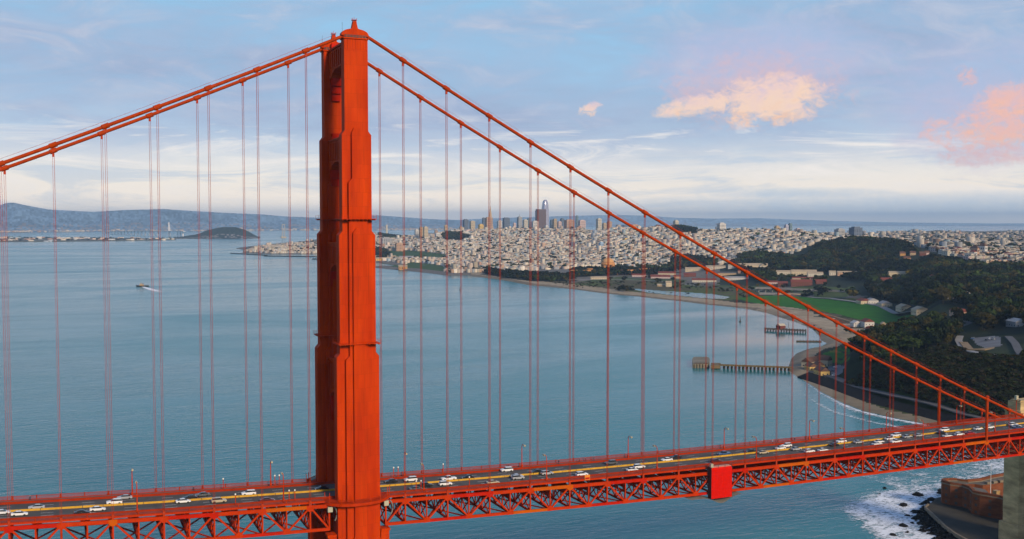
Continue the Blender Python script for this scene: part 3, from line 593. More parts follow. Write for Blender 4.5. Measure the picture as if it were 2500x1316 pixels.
# stiffening trusses
def nodes(kl):
    out = []
    for a, c in zip(kl[:-1], kl[1:]): out += [a, (a+c)/2]
    return out+[kl[-1]]
SPANS = [sorted([-10.4]+KL), [7.6]+KR+[343.0]]
right_nodes = [8.2]+nodes(KR); left_nodes = [-11.2]+nodes(KL)
def chord_mat(i): return (ORANGE_T, ORANGE_T, ORANGE_R, ORANGE_T, ORANGE_L, ORANGE_T, ORANGE_R)[i % 7]
for s in (-1, 1):
    tr = empty('stiffening_truss', bridge); y = s*HW
    for K, tow in ((KR, 8.2), (KL, -11.2)):
        tops = K; bots = [(a+c)/2 for a, c in zip(K[:-1], K[1:])]; b0 = tow
        xs = [tow]+tops
        for i, (a, c) in enumerate(zip(xs[:-1], xs[1:])):
            cm = chord_mat(i+(3 if K is KL else 0)+(2 if s > 0 else 0))
            MB().beam((a, y, tz(a)), (c, y, tz(c)), 0.75, 1.15).build('top_chord', cm, tr)
        xb = [tow]+bots+[K[-1]]
        for i, (a, c) in enumerate(zip(xb[:-1], xb[1:])):
            MB().beam((a, y, bz(a)), (c, y, bz(c)), 0.75, 0.95).build('bottom_chord', chord_mat(i+1), tr)
        for k, x in enumerate(tops):
            MB().beam((x, y, bz(x)+0.4), (x, y, tz(x)-0.5), 0.45, 0.50).build('post', ORANGE_T, tr)
            sg = -1 if K is KL else 1
            nb = [bots[k-1] if k else b0]+([bots[k]] if k < len(bots) else [])
            for bx_ in nb:
                MB().beam((bx_, y, bz(bx_)), (x, y, tz(x)), 0.48, 0.58).build('diagonal', ORANGE_T, tr)
            d = 1.25
            MB().extr([(x-d, tz(x)+0.62), (x+d, tz(x)+0.62), (x+d, tz(x)-0.7), (x+0.5, tz(x)-1.35), (x-0.5, tz(x)-1.35), (x-d, tz(x)-0.7)], y-0.42, y+0.42).build('gusset_plate', chord_mat(k), tr)
        for k, x in enumerate(bots):
            MB().beam((x, y, bz(x)+0.4), (x, y, tz(x)-0.5), 0.40, 0.42).build('post', ORANGE_T, tr)
            d = 1.2
            MB().extr([(x-d, bz(x)-0.52), (x+d, bz(x)-0.52), (x+d, bz(x)+0.6), (x+0.5, bz(x)+1.3), (x-0.5, bz(x)+1.3), (x-d, bz(x)+0.6)], y-0.42, y+0.42).build('gusset_plate', ORANGE_T, tr)
        MB().beam((tow, y, bz(tow)-0.4), (tow, y, tz(tow)+0.5), 0.55, 0.55).build('post', ORANGE_T, tr)

# deck: floor beams, laterals, road slab, kerbs, walks, railings, median
deck = empty('deck', bridge)
yi = HW-0.4
for N_ in (right_nodes, left_nodes):
    for i, x in enumerate(N_):
        mb = MB(); zt = tz(x); zb = bz(x)
        mb.box(x-0.16, x+0.16, -yi, yi, zt-2.3, zt+0.35)
        mb.box(x-0.30, x+0.30, -yi, yi, zt-2.5, zt-2.3)
        nb = 4
        for q in range(nb):
            ya = -yi+q*2*yi/nb; yb = ya+2*yi/nb
            mb.beam((x, ya, zb), (x, yb, zt-2.4), 0.30, 0.40); mb.beam((x+0.02, ya, zt-2.4), (x+0.02, yb, zb), 0.28, 0.40)
            if q: mb.box(x-0.2, x+0.2, ya-0.2, ya+0.2, zb, zt-2.4)
        tag(mb.build('floor_beam', ORANGE_T, deck), kind='stuff')
        MB().box(x-0.35, x+0.35, -yi, yi, zb-0.3, zb+0.3).build('bottom_strut', ORANGE_T, deck)
    xs = sorted(N_)
    for a, c in zip(xs[:-1:2], xs[2::2]):
        for sy in (-1, 1):
            zz = 0.1 if sy > 0 else -0.12
            MB().beam((a, -sy*yi, bz(a)+zz), (c, sy*yi, bz(c)+zz), 0.6, 0.3).build('lateral_brace', ORANGE_T, deck)
    for yy in (-8, -4.8, -1.6, 1.6, 4.8, 8):
        mb = MB()
        for a, c in zip(xs[:-1], xs[1:]): mb.beam((a, yy, tz(a)+0.65), (c, yy, tz(c)+0.65), 0.25, 0.6)
        mb.build('stringer', ORANGE_T, deck)
XS = sorted(set([-236]+list(np.arange(-230, 344, 12.0))+[-12.5, 9.5, 350]))
def strip(name, ma, y0, y1, z_lo, z_hi, xs=None, zf=rz):
    mb = MB(); xs = xs or XS
    prof = [(y0, z_lo), (y1, z_lo), (y1, z_hi), (y0, z_hi)]; k = 0
    for i, x in enumerate(xs): mb.v += [(x, a, zf(x)+b_) for a, b_ in prof]
    for i in range(len(xs)-1):
        for j in range(4): mb.f.append((i*4+j, i*4+(j+1) % 4, i*4+4+(j+1) % 4, i*4+4+j)); mb.m.append(0)
    mb.f += [(3, 2, 1, 0), tuple(4*(len(xs)-1)+j for j in range(4))]; mb.m += [0, 0]
    return mb.build(name, ma, deck)
tag(strip('roadway', ASPH, -9.5, 9.5, -0.45, 0.0))
XN = [x for x in XS if x <= -12.5]; XP = [x for x in XS if x >= 9.5]
for s in (-1, 1):
    a, c = sorted((s*9.52, s*9.95)); strip('kerb_barrier', RAILP, a, c, -0.4, 0.75)
    for xx in (XN, XP):
        a, c = sorted((s*9.97, s*13.15)); strip('sidewalk', WALK, a, c, -0.15, 0.22, xx)
        a, c = sorted((s*13.17, s*13.62)); strip('fascia_beam', ORANGE_T, a, c, -0.30, 0.26, xx)
for yl in (-6.35, -3.2, 3.2, 6.35):                        # lane dashes
    mb = MB()
    for x in np.arange(-230, 345, 12.0):
        mb.add([(x, yl-0.09, rz(x)+0.012), (x+3.6, yl-0.09, rz(x+3.6)+0.012), (x+3.6, yl+0.09, rz(x+3.6)+0.012), (x, yl+0.09, rz(x)+0.012)], [(0, 1, 2, 3)])
    tag(mb.build('lane_marking', WHITE, deck), kind='stuff')
# movable median: yellow barrier blocks end to end
for x in np.arange(-236, 346, 6.0):
    x2 = x+5.85
    poly = [(-0.24, 0.0), (0.24, 0.0), (0.24, 0.16), (0.13, 0.30), (0.12, 0.60), (-0.12, 0.60), (-0.13, 0.30), (-0.24, 0.16)]
    mb = MB(); mb.v = [(x, a+0.3, rz(x)+b_) for a, b_ in poly]+[(x2, a+0.3, rz(x2)+b_) for a, b_ in poly]; n = 8
    mb.f = [tuple(range(n)), tuple(range(2*n-1, n-1, -1))]+[(i, i+n, (i+1) % n+n, (i+1) % n) for i in range(n)]; mb.m = [0]*10
    mb.build('median_block', YELLOW, deck)
# railings in panels between posts
def railing(x0, x1, y):
    n = max(2, int(abs(x1-x0)/0.32)); mb = MB(); zb = 0.26
    for k in range(n):
        x = x0+(x1-x0)*(k+0.5)/n; z = rz(x)+zb
        mb.box(x-0.075, x+0.075, y-0.04, y+0.04, z+0.06, z+1.22)
    for h in (0.10, 1.25): mb.beam((x0, y, rz(x0)+zb+h), (x1, y, rz(x1)+zb+h), 0.13, 0.13)
    tag(mb.build('railing_panel', RAILP, deck), kind='stuff')
    MB().box(x0-0.16, x0+0.16, y-0.16, y+0.16, rz(x0)+zb-0.3, rz(x0)+zb+1.4).build('railing_post', RAILP, deck)
for s in (-1, 1):
    for K in (right_nodes+[343], sorted(left_nodes)):
        for a, c in zip(K[:-1], K[1:]): railing(a, c, s*13.4)
# balconies that carry the walk round each tower leg
for s in (-1, 1):
    x0, x1 = -12.6, 9.6; out = 19.4
    ring = [(x0, s*13.6), (x0+1.2, s*15.3), (x0+4.5, s*18.2), (x0+8.2, s*out), (x1-8.2, s*out), (x1-4.5, s*18.2), (x1-1.2, s*15.3), (x1, s*13.6), (x1, s*9.97), (x0, s*9.97)]
    zz = rz(-2)
    if s < 0: ring = ring[::-1]
    MB().extr(ring, zz-0.75, zz+0.2, 'z').build('tower_balcony', ORANGE_T, deck)
    pts = [p for p in ring if abs(p[1]) > 10]
    pts = sorted(pts); mb = MB()
    for (xa, ya), (xb, yb) in zip(pts[:-1], pts[1:]):
        L = math.hypot(xb-xa, yb-ya); n = max(2, int(L/0.34))
        for k in range(n):
            f = (k+0.5)/n; mb.box(xa+(xb-xa)*f-0.06, xa+(xb-xa)*f+0.06, ya+(yb-ya)*f-0.06, ya+(yb-ya)*f+0.06, zz+0.25, zz+1.4)
        for h in (0.32, 1.45): mb.beam((xa, ya, zz+h), (xb, yb, zz+h), 0.14, 0.14)
    tag(mb.build('balcony_railing', RAILP, deck), kind='stuff')
    for (xa, ya) in pts[::1]:
        MB().tube([(xa, ya, zz+0.2), (xa, ya, zz+3.6)], 0.11, 6).build('railing_post', ORANGE, deck)
    for xa in (x0+1.5, x1-1.5):
        MB().box(xa-0.8, xa+0.8, s*14.4-0.7, s*14.4+0.7, zz-2.9, zz-1.2).build('utility_box', GALV, deck)
        hose = [(xa+0.9+1.6*math.sin(a)*0.9, s*14.4, zz-1.2-2.6*(1-math.cos(a))) for a in np.linspace(0.3, 2.6, 7)]
        MB().tube(hose, 0.22, 6).build('service_hose', GREYTARP, deck)
# pylons of concrete at the end of the side span
for s in (-1, 1):
    py_ = empty('pylon', bridge)
    y0, y1 = sorted((s*15.0, s*24.0))
    MB().box(343, 357, y0, y1, 14, 71.0).build('pylon_shaft', CONC, py_)
    MB().box(341.6, 358.4, y0-1.2, y1+1.2, 0, 14).build('pylon_plinth', CONC, py_)
    MB().box(343.8, 356.2, y0+0.8, y1-0.8, 71.0, 75.2).build('pylon_head', CONC, py_)
    MB().box(342.6, 357.4, y0-0.4, y1+0.4, 70.2, 71.2).build('pylon_cornice', CONC, py_)
    MB().box(344.6, 355.4, y0+1.6, y1-1.6, 75.2, 76.0).build('pylon_cap', CONC, py_)
    for k in range(9):
        z = 19+k*5.8
        MB().box(342.93, 357.07, y0-0.07, y1+0.07, z, z+5.2).build('pylon_course', CONC, py_)
    MB().box(344.6, 346.0, s*19.5-0.6, s*19.5+0.6, 75.9, 78.2).build('pylon_lantern', GALV, py_)
# ---------------------------------------------------------------- traffic
def paint(name, c, rough=0.3): return mat('car_paint_'+name, c, rough, 0.0, 0.04, 0.5, 0, 0.5, coat=0.4)
PAINT = {'white': paint('white', (0.78, 0.78, 0.77)), 'silver': paint('silver', (0.38, 0.39, 0.40)), 'black': paint('black', (0.015, 0.015, 0.018)), 'grey': paint('grey', (0.10, 0.105, 0.11)), 'blue': paint('blue', (0.035, 0.09, 0.20)), 'red': paint('red', (0.42, 0.02, 0.02)), 'beige': paint('beige', (0.46, 0.38, 0.26)), 'maroon': paint('maroon', (0.10, 0.015, 0.015))}
GLASS = mat('car_glass', (0.015, 0.02, 0.025), 0.12, 0, 0.05, 1.0, 0, 0.6)
TYRE = mat('tyre_rubber', (0.02, 0.02, 0.02), 0.9)
HEAD = mat('headlamp_lens', (0.85, 0.82, 0.72), 0.2)
TAIL = mat('tail_lamp_lens', (0.55, 0.01, 0.01), 0.3)
def loft(sections, ma_i=0):
    """sections: list of (x, [(y, z) ...]) rings with equal count"""
    mb = MB(); n = len(sections[0][1])
    for x, ring in sections: mb.v += [(x, y, z) for y, z in ring]
    for i in range(len(sections)-1):
        for j in range(n): mb.f.append((i*n+j, i*n+(j+1) % n, (i+1)*n+(j+1) % n, (i+1)*n+j)); mb.m.append(0)
    mb.f += [tuple(range(n-1, -1, -1)), tuple((len(sections)-1)*n+j for j in range(n))]; mb.m += [0, 0]
    return mb
def ring(w, z0, z1, c=0.12): return [(-w, z0+c), (-w+c, z0), (w-c, z0), (w, z0+c), (w, z1-c), (w-c, z1), (-w+c, z1), (-w, z1-c)]
def car_parts(kind):
    W = 0.93
    if kind == 'sedan':
        body = loft([(-2.35, ring(0.70, 0.42, 0.78)), (-2.25, ring(0.86, 0.28, 0.92)), (-1.4, ring(W, 0.25, 0.96)), (1.2, ring(W, 0.25, 0.94)), (2.0, ring(0.90, 0.28, 0.80)), (2.35, ring(0.72, 0.36, 0.66))])
        cab = loft([(-1.75, ring(0.74, 0.85, 0.97, .05)), (-1.05, ring(0.66, 0.85, 1.36, .1)), (0.25, ring(0.66, 0.85, 1.40, .1)), (1.15, ring(0.76, 0.85, 0.97, .05))])
        roof = loft([(-1.0, ring(0.62, 1.34, 1.41, .03)), (0.2, ring(0.63, 1.38, 1.45, .03)), (0.42, ring(0.62, 1.30, 1.38, .03))]); wx = 1.42; wr = 0.32
    elif kind == 'suv':
        body = loft([(-2.35, ring(0.80, 0.45, 1.02)), (-2.2, ring(0.92, 0.32, 1.12)), (-1.0, ring(0.96, 0.30, 1.14)), (1.2, ring(0.96, 0.30, 1.12)), (2.1, ring(0.92, 0.32, 1.00)), (2.4, ring(0.78, 0.42, 0.86))])
        cab = loft([(-2.2, ring(0.82, 1.0, 1.16, .05)), (-1.85, ring(0.74, 1.0, 1.66, .1)), (0.3, ring(0.74, 1.0, 1.70, .1)), (1.15, ring(0.82, 1.0, 1.16, .05))])
        roof = loft([(-1.95, ring(0.70, 1.64, 1.73, .03)), (0.25, ring(0.71, 1.69, 1.77, .03)), (0.5, ring(0.70, 1.58, 1.66, .03))]); wx = 1.45; wr = 0.37
    else:
        body = loft([(-2.8, ring(0.92, 0.5, 1.05)), (-2.7, ring(0.96, 0.40, 1.10)), (-0.6, ring(0.97, 0.35, 1.10)), (1.5, ring(0.97, 0.35, 1.10)), (2.4, ring(0.94, 0.38, 1.02)), (2.75, ring(0.80, 0.45, 0.85))])
        cab = loft([(-0.75, ring(0.84, 1.0, 1.20, .05)), (-0.55, ring(0.76, 1.0, 1.74, .1)), (0.6, ring(0.76, 1.0, 1.76, .1)), (1.45, ring(0.84, 1.0, 1.16, .05))])
        roof = loft([(-0.6, ring(0.72, 1.72, 1.79, .03)), (0.55, ring(0.73, 1.75, 1.82, .03)), (0.8, ring(0.72, 1.62, 1.70, .03))]); wx = 1.75; wr = 0.40
    wheel = MB().tube([(0, -0.11, 0), (0, 0.11, 0)], wr, 12)
    lamp = MB().box(-0.06, 0.06, -0.2, 0.2, -0.08, 0.08)
    L = {'sedan': 2.28, 'suv': 2.33, 'pickup': 2.70}[kind]; zl = {'sedan': 0.62, 'suv': 0.82, 'pickup': 0.85}[kind]
    return dict(body=body.mesh('car_body', [PAINT['white']]), cab=cab.mesh('car_windows', [GLASS]), roof=roof.mesh('car_roof', [PAINT['white']]), wheel=wheel.mesh('car_wheel', [TYRE]), head=lamp.mesh('car_headlight', [HEAD]), tail=lamp.mesh('car_tail_light', [TAIL]), wx=wx, wr=wr, L=L, zl=zl)
CARP = {k: car_parts(k) for k in ('sedan', 'suv', 'pickup')}
def car(kind, colour, loc, rz_, pitch=0.0, group=None, simple=False):
    P = CARP[kind]; root = empty('car' if kind != 'pickup' else 'pickup_truck', None, loc, rz_); root.rotation_euler[1] = pitch
    def part(n, me, l=None, tint=False):
        o = put(n, me, root)
        if l: o.location = l
        if tint: o.material_slots[0].link = 'OBJECT'; o.material_slots[0].material = PAINT[colour]
        return o
    part('body', P['body'], None, True); part('windows', P['cab']); part('roof', P['roof'], None, True)
    for sx in (-1, 1):
        for sy in (-1, 1): part('wheel', P['wheel'], (sx*P['wx'], sy*0.86, P['wr']))
    if not simple:
        for sy in (-1, 1):
            part('headlight', P['head'], (P['L'], sy*0.60, P['zl'])); part('tail_light', P['tail'], (-P['L'], sy*0.66, P['zl']+0.1))
    return root
CARS = [(4, 1250, 'white', 'sedan'), (47, 1252, 'white', 'sedan'), (89, 1235, 'silver', 'sedan'), (200, 1251, 'black', 'sedan'), (238, 1242, 'white', 'sedan'), (279, 1224, 'white', 'suv'), (304, 1213, 'silver', 'sedan'), (447, 1223, 'white', 'sedan'), (463, 1213, 'black', 'sedan'), (494, 1208, 'grey', 'sedan'), (534, 1222, 'beige', 'suv'), (607, 1203, 'white', 'suv'), (652, 1221, 'maroon', 'sedan'), (785, 1192, 'black', 'sedan'), (955, 1175, 'black', 'sedan'), (992, 1169, 'white', 'suv'), (1015, 1195, 'grey', 'sedan'), (1040, 1182, 'black', 'suv'), (1087, 1183, 'white', 'suv'), (1095, 1168, 'white', 'pickup'), (1131, 1165, 'black', 'sedan'), (1203, 1180, 'beige', 'sedan'), (1237, 1149, 'white', 'suv'), (1262, 1158, 'silver', 'sedan'), (1264, 1168, 'silver', 'suv'), (1310, 1150, 'black', 'sedan'), (1335, 1157, 'silver', 'suv'), (1420, 1157, 'white', 'suv'), (1491, 1131, 'grey', 'suv'), (1543, 1148, 'white', 'sedan'), (1560, 1141, 'white', 'suv'), (1628, 1121, 'white', 'sedan'), (1650, 1115, 'black', 'sedan'), (1748, 1124, 'maroon', 'suv'), (1768, 1110, 'blue', 'pickup'), (1832, 1102, 'black', 'sedan'), (1863, 1101, 'beige', 'sedan'), (1905, 1096, 'white', 'sedan'), (1920, 1087, 'white', 'suv'), (1944, 1093, 'silver', 'sedan'), (1976, 1099, 'white', 'suv'), (1994, 1103, 'white', 'sedan'), (2037, 1082, 'black', 'sedan'), (2054, 1076, 'white', 'suv'), (2096, 1078, 'silver', 'sedan'), (2141, 1083, 'white', 'sedan'), (2146, 1077, 'white', 'sedan'), (2172, 1070, 'white', 'sedan'), (2187, 1062, 'white', 'suv'), (2187, 1081, 'white', 'pickup'), (2215, 1063, 'silver', 'sedan'), (2230, 1065, 'silver', 'sedan'), (2305, 1049, 'white', 'suv'), (2299, 1055, 'black', 'sedan'), (2313, 1061, 'white', 'sedan'), (2342, 1061, 'white', 'suv'), (2362, 1060, 'red', 'sedan'), (2388, 1047, 'white', 'sedan'), (2410, 1043, 'white', 'suv'), (2474, 1034, 'white', 'suv'), (2482, 1041, 'white', 'sedan'), (2487, 1050, 'blue', 'sedan')]
placed = []
LANES = (-7.8, -4.7, -1.75, 2.2, 4.9, 7.9)
for u, v, c, k in CARS:
    z = 70.0
    for _ in range(12): p = at_z(u, v, z); z = rz(p[0])+0.7
    y = min(LANES, key=lambda a: abs(a-p[1])); x = at_y(u, v, y)[0]
    while any(abs(x-q[0]) < 6.3 and y == q[1] for q in placed): x += 1.6
    placed.append((x, y, c, k))
ORD = ['first', 'second', 'third', 'fourth', 'fifth', 'sixth', 'seventh', 'eighth', 'ninth', 'tenth', 'eleventh', 'twelfth', 'thirteenth', 'fourteenth', 'fifteenth', 'sixteenth', 'seventeenth', 'eighteenth', 'nineteenth', 'twentieth', 'twenty-first', 'twenty-second']+['%s' % a for a in ('twenty-third', 'twenty-fourth', 'twenty-fifth', 'twenty-sixth', 'twenty-seventh', 'twenty-eighth', 'twenty-ninth', 'thirtieth', 'thirty-first', 'thirty-second', 'thirty-third', 'thirty-fourth', 'thirty-fifth', 'thirty-sixth', 'thirty-seventh', 'thirty-eighth', 'thirty-ninth', 'fortieth', 'forty-first', 'forty-second', 'forty-third', 'forty-fourth', 'forty-fifth')]
cnt = {}
for x, y, c, k in sorted(placed, key=lambda q: abs(q[0]+1.5)):
    side = 'near' if y < 0 else 'far'; seg = 'left of the tower' if x < -1.5 else 'right of the tower'
    n = cnt.get((side, seg), 0); cnt[(side, seg)] = n+1
    sl_ = math.atan2(rz(x+3)-rz(x-3), 6)
    o = car(k, c, (x, y, rz(x)), 0.0 if y < 0 else math.pi, -sl_ if y < 0 else sl_)
    kn = {'sedan': 'sedan', 'suv': 'tall car', 'pickup': 'pickup truck'}[k]
    tag(o, '%s %s on the %s side of the median, %s vehicle %s' % (c, kn, side, ORD[n], seg), 'pickup' if k == 'pickup' else 'car', 'vehicles crossing the bridge')

# ---------------------------------------------------------------- lamps along the walks
AMBER = mat('amber_lens', (0.75, 0.42, 0.10), 0.3)
def lamp_meshes():
    post = MB().extr([(-0.30, -0.30), (0.30, -0.30), (0.30, 0.30), (-0.30, 0.30)], 0, 1.3, 'z'); post.tube([(0, 0, 1.3), (0, 0, 8.6)], [0.20, 0.13], 8)
    arm = MB().tube([(0, 0, 8.5), (0, 0.35, 9.0), (0, 1.0, 9.25), (0, 1.9, 9.25)], 0.11, 6)
    head = MB().extr([(-0.26, 9.35), (-0.34, 9.0), (0.34, 9.0), (0.26, 9.35)], 1.6, 2.9, 'y')
    lens = MB().extr([(-0.26, 8.98), (-0.18, 8.78), (0.18, 8.78), (0.26, 8.98)], 1.75, 2.75, 'y')
    return post.mesh('lamp_post', [ORANGE]), arm.mesh('lamp_arm', [ORANGE]), head.mesh('lamp_head', [GALV]), lens.mesh('lamp_lens', [AMBER])
LM = lamp_meshes(); LX = [-208, -162, -116, -70.7, -25.6, 22.8, 70, 117, 163.5, 208.5, 252.4, 295.7, 335]
for s in (-1, 1):
    rank = {}
    for x in sorted(LX, key=abs):
        o = empty('street_lamp', None, (x, s*10.9, rz(x)+0.22), 0.0 if s < 0 else math.pi)
        for n, me in zip(('post', 'arm', 'lamp_head', 'lens'), LM): put(n, me, o)
        seg = 'left of the tower' if x < 0 else 'right of the tower'; k = rank.get(seg, 0); rank[seg] = k+1
        tag(o, 'orange street lamp on the %s bridge walk, %s lamp %s' % ('near' if s < 0 else 'far', ORD[k], seg), 'street lamp', 'street lamps on the bridge')
PM = (MB().tube([(0, 0, 0), (0, 0, 3.5)], 0.13, 8).mesh('bollard_post', [ORANGE]), MB().tube([(0, 0, 3.5), (0, 0, 3.75), (0, 0, 4.0)], [0.2, 0.28, 0.16], 8).mesh('bollard_cap', [HEAD]))
for y, us in ((10.9, ((545, 1190), (671, 1183), (682, 1181), (961, 1164), (972, 1163), (1082, 1152))), (-10.9, ((575, 1232), (706, 1222), (720, 1221), (1016, 1200), (1028, 1199), (1146, 1187)))):
    k = 0
    for u, v in us:
        x = at_y(u, v, y)[0]; o = empty('marker_post', None, (x, y, rz(x)+0.22)); put('post', PM[0], o); put('cap', PM[1], o)
        tag(o, 'short capped orange post on the %s bridge walk, %s from the left' % ('far' if y > 0 else 'near', ORD[k]), 'post', 'short posts beside the tower'); k += 1

# ---------------------------------------------------------------- people on the far walk
def person_mesh(step):
    me = bpy.data.meshes.new('person_body')
    V = [(0, 0, 0.95), (0, 0, 1.2), (0, 0, 1.42), (0, 0, 1.52), (0, 0, 1.62), (0, 0, 1.76), (0, .2, 1.40), (step*.3, .27, 1.12), (step*.5, .26, .9), (0, -.2, 1.40), (-step*.3, -.27, 1.12), (-step*.5, -.26, .9), (0, .1, .9), (-step*.35, .1, .5), (-step*.8, .11, .08), (-step*.8+.16, .11, .04), (0, -.1, .9), (step*.4, -.1, .5), (step*.75, -.11, .08), (step*.75+.16, -.11, .04)]
    E = [(0, 1), (1, 2), (2, 3), (3, 4), (4, 5), (2, 6), (6, 7), (7, 8), (2, 9), (9, 10), (10, 11), (0, 12), (12, 13), (13, 14), (14, 15), (0, 16), (16, 17), (17, 18), (18, 19)]
    me.from_pydata(V, E, []); o = bpy.data.objects.new('tmp', me); col.objects.link(o)
    md = o.modifiers.new('s', 'SKIN'); rad = [.16, .15, .15, .06, .1, .09, .07, .05, .04, .07, .05, .04, .1, .075, .05, .045, .1, .075, .05, .045]
    for i, sv in enumerate(me.skin_vertices[0].data): sv.radius = (rad[i], rad[i]); sv.use_root = i == 0
    o.modifiers.new('d', 'SUBSURF').levels = 1
    dg = bpy.context.evaluated_depsgraph_get(); out = bpy.data.meshes.new_from_object(o.evaluated_get(dg)); bpy.data.objects.remove(o)
    out.materials.clear()
    ci = [0 if p.center.z > 0.93 and p.center.z < 1.5 else (1 if p.center.z <= 0.93 else 2) for p in out.polygons]
    return out, ci
PMESH = [person_mesh(0.35), person_mesh(-0.30)]
SKIN = mat('skin', (0.45, 0.28, 0.2)); NAVY = mat('navy_cloth', (0.03, 0.035, 0.06)); BLACKC = mat('black_cloth', (0.015, 0.015, 0.015)); REDC = mat('red_cloth', (0.35, 0.03, 0.03)); PALEC = mat('pale_cloth', (0.55, 0.55, 0.58))
WALKERS = [(73, 1190, BLACKC, 'black'), (473, 1192, NAVY, 'navy'), (1241, 1143, BLACKC, 'black'), (1364, 1129, BLACKC, 'black'), (1414, 1124, NAVY, 'navy'), (1430, 1123, REDC, 'red'), (1450, 1121, BLACKC, 'black'), (1886, 1083, PALEC, 'pale'), (1899, 1081, BLACKC, 'black'), (1940, 1077, BLACKC, 'black'), (1981, 1073, NAVY, 'navy')]
for i, (u, v, cl, cn) in enumerate(WALKERS):
    x = at_y(u, v, 11.9)[0]; base, ci = PMESH[i % 2]; me = base.copy()
    for q in (cl, NAVY if cl is not NAVY else BLACKC, SKIN): me.materials.append(q)
    me.polygons.foreach_set('material_index', ci); me.polygons.foreach_set('use_smooth', [True]*len(ci))
    o = put('person', me); o.location = (x, 11.9, rz(x)+0.22); o.rotation_euler[2] = 0 if i % 3 else math.pi
    tag(o, 'person in %s top on the far bridge walk, %s walker from the left' % (cn, ORD[i]), 'person', 'people on the far walk')

# ---------------------------------------------------------------- red containment scaffold hung on the near truss
sc = tag(empty('scaffold_enclosure', None, (143, -16, 58)), 'bright red sheeted scaffold box hung on the near truss with grey tarp below', 'scaffold')
x0, x1, y0, y1, z0, z1 = -4.9, 4.7, -0.6, 1.75, -0.2, 12.2
for i in range(6):
    a = x0+(x1-x0)*i/6; c = x0+(x1-x0)*(i+1)/6
    MB().add([(a, y0, z0), ((a+c)/2, y0-0.07, z0), (c, y0, z0), (c, y0, z1-1.1), ((a+c)/2, y0-0.07, z1-1.1), (a, y0, z1-1.1), (c, y0+0.5, z1), (a, y0+0.5, z1)], [(0, 1, 4, 5), (1, 2, 3, 4), (5, 4, 3, 6, 7)]).build('sheet', TARP, sc)
MB().box(x0-0.05, x0+0.03, y0+0.02, y1, z0, z1).build('side_sheet', mat('dark_tarp', (0.07, 0.025, 0.02), 0.8), sc)
MB().box(x1-0.03, x1+0.05, y0+0.02, y1, z0, z1).build('side_sheet', MATS['dark_tarp'], sc)
for i in range(4):
    x = x0+0.1+(x1-x0-0.2)*i/3; MB().beam((x, y0+0.2, z0), (x, y0+0.2, z1+0.6), 0.12, 0.12).build('scaffold_pole', DARK, sc)
for z in (z0+0.15, z1*0.5, z1-0.2): MB().box(x0+.05, x1-.05, y0+0.25, y1-.02, z-0.06, z+0.06).build('platform', GALV, sc)
mb = MB(); nx = 24
for i in range(nx+1):
    f = i/nx; x = x0-9+(x1-x0+14)*f; sag = -2.7*math.exp(-((x-0.2)/4.6)**2)
    for j, y in enumerate((y0+0.3, 0.6, 2.4, 5.0)): mb.v.append((x, y, z0+0.5+sag*(1-0.08*j)+0.018*(x-x0)*0))
for i in range(nx):
    for j in range(3): mb.f.append((i*4+j, (i+1)*4+j, (i+1)*4+j+1, i*4+j+1)); mb.m.append(0)
mb.build('hammock_tarp', GREYTARP, sc, True)
MB().box(x0-0.4, x0+0.7, y0-0.2, y0+0.9, z1, z1+1.3).build('hoist_box', GALV, sc)
# small orange sign board on the near walk
sg = tag(empty('sign_board', None, (at_y(1434, 1160, -13.9)[0], -13.85, rz(85)-1.0)), 'small orange square sign board fixed outside the near railing', 'sign')
MB().box(-1.1, 1.1, -0.05, 0.05, 1.0, 2.9).build('board', mat('sign_orange', (0.75, 0.22, 0.02), 0.5), sg)
MB().box(-0.9, 0.9, -0.08, -0.055, 1.25, 1.95).build('board_stripe', ORANGE_R, sg)
for x in (-0.8, 0.8): MB().beam((x, 0.1, 0), (x, 0.1, 1.2), 0.1, 0.1).build('bracket', DARK, sg)

# ---------------------------------------------------------------- the brick fort under the span
BRICK = mat('fort_brick', (0.15, 0.047, 0.021), 0.9, 0, 0.25, 0.15, 0.3, 0.2, c2=(0.185, 0.062, 0.026), stretch=(1, 1, 4))  # brick darkened: the bluff's shade on the fort is put into this colour
STONE = mat('granite_coping', (0.20, 0.16, 0.11), 0.85, 0, 0.2, 0.3)
fort = tag(empty('brick_fort', None, (0, 0, 0)), 'old brick fort with rounded corner bastion on the rocky point below the bridge', 'fort')
WALLP = [(368.0, 86.5), (370.3, 89.6), (374, 90.3), (378.5, 88.5), (381.5, 83.0), (392, 82.0), (404, 84.5), (424, 86), (438, 60), (430, 18), (392, 8), (372, 16), (366.5, 28), (371.0, 49.5), (366.8, 59.5), (366.0, 63.5), (371.5, 71.0), (372.0, 76.0), (368.6, 81.5)]
WALLP = [(a, b_) for a, b_ in WALLP]
cx_, cy_ = 396, 54
def inset(P, f): return [(cx_+(a-cx_)*f, cy_+(b_-cy_)*f) for a, b_ in P]
def wall_ring(P, f, z0, z1, name, ma, par):
    n = len(P); Q = inset(P, f); mb = MB()
    mb.v = [(a, b_, z0) for a, b_ in P]+[(a, b_, z1) for a, b_ in P]+[(a, b_, z0) for a, b_ in Q]+[(a, b_, z1) for a, b_ in Q]
    for i in range(n):
        j = (i+1) % n
        mb.f += [(i, j, n+j, n+i), (n+i, n+j, 3*n+j, 3*n+i), (2*n+j, 2*n+i, 3*n+i, 3*n+j)]; mb.m += [0]*3
    return mb.build(name, ma, par)
wall_ring(WALLP, 0.70, 3.0, 15.6, 'wall', BRICK, fort)
wall_ring(inset(WALLP, 1.008), 0.93, 15.6, 16.2, 'coping', STONE, fort)
wall_ring(inset(WALLP, 1.0), 0.95, 16.2, 17.4, 'parapet', BRICK, fort)
MB().extr(inset(WALLP, 0.70)[::-1], 3.0, 3.6, 'z').build('courtyard', WALK, fort)
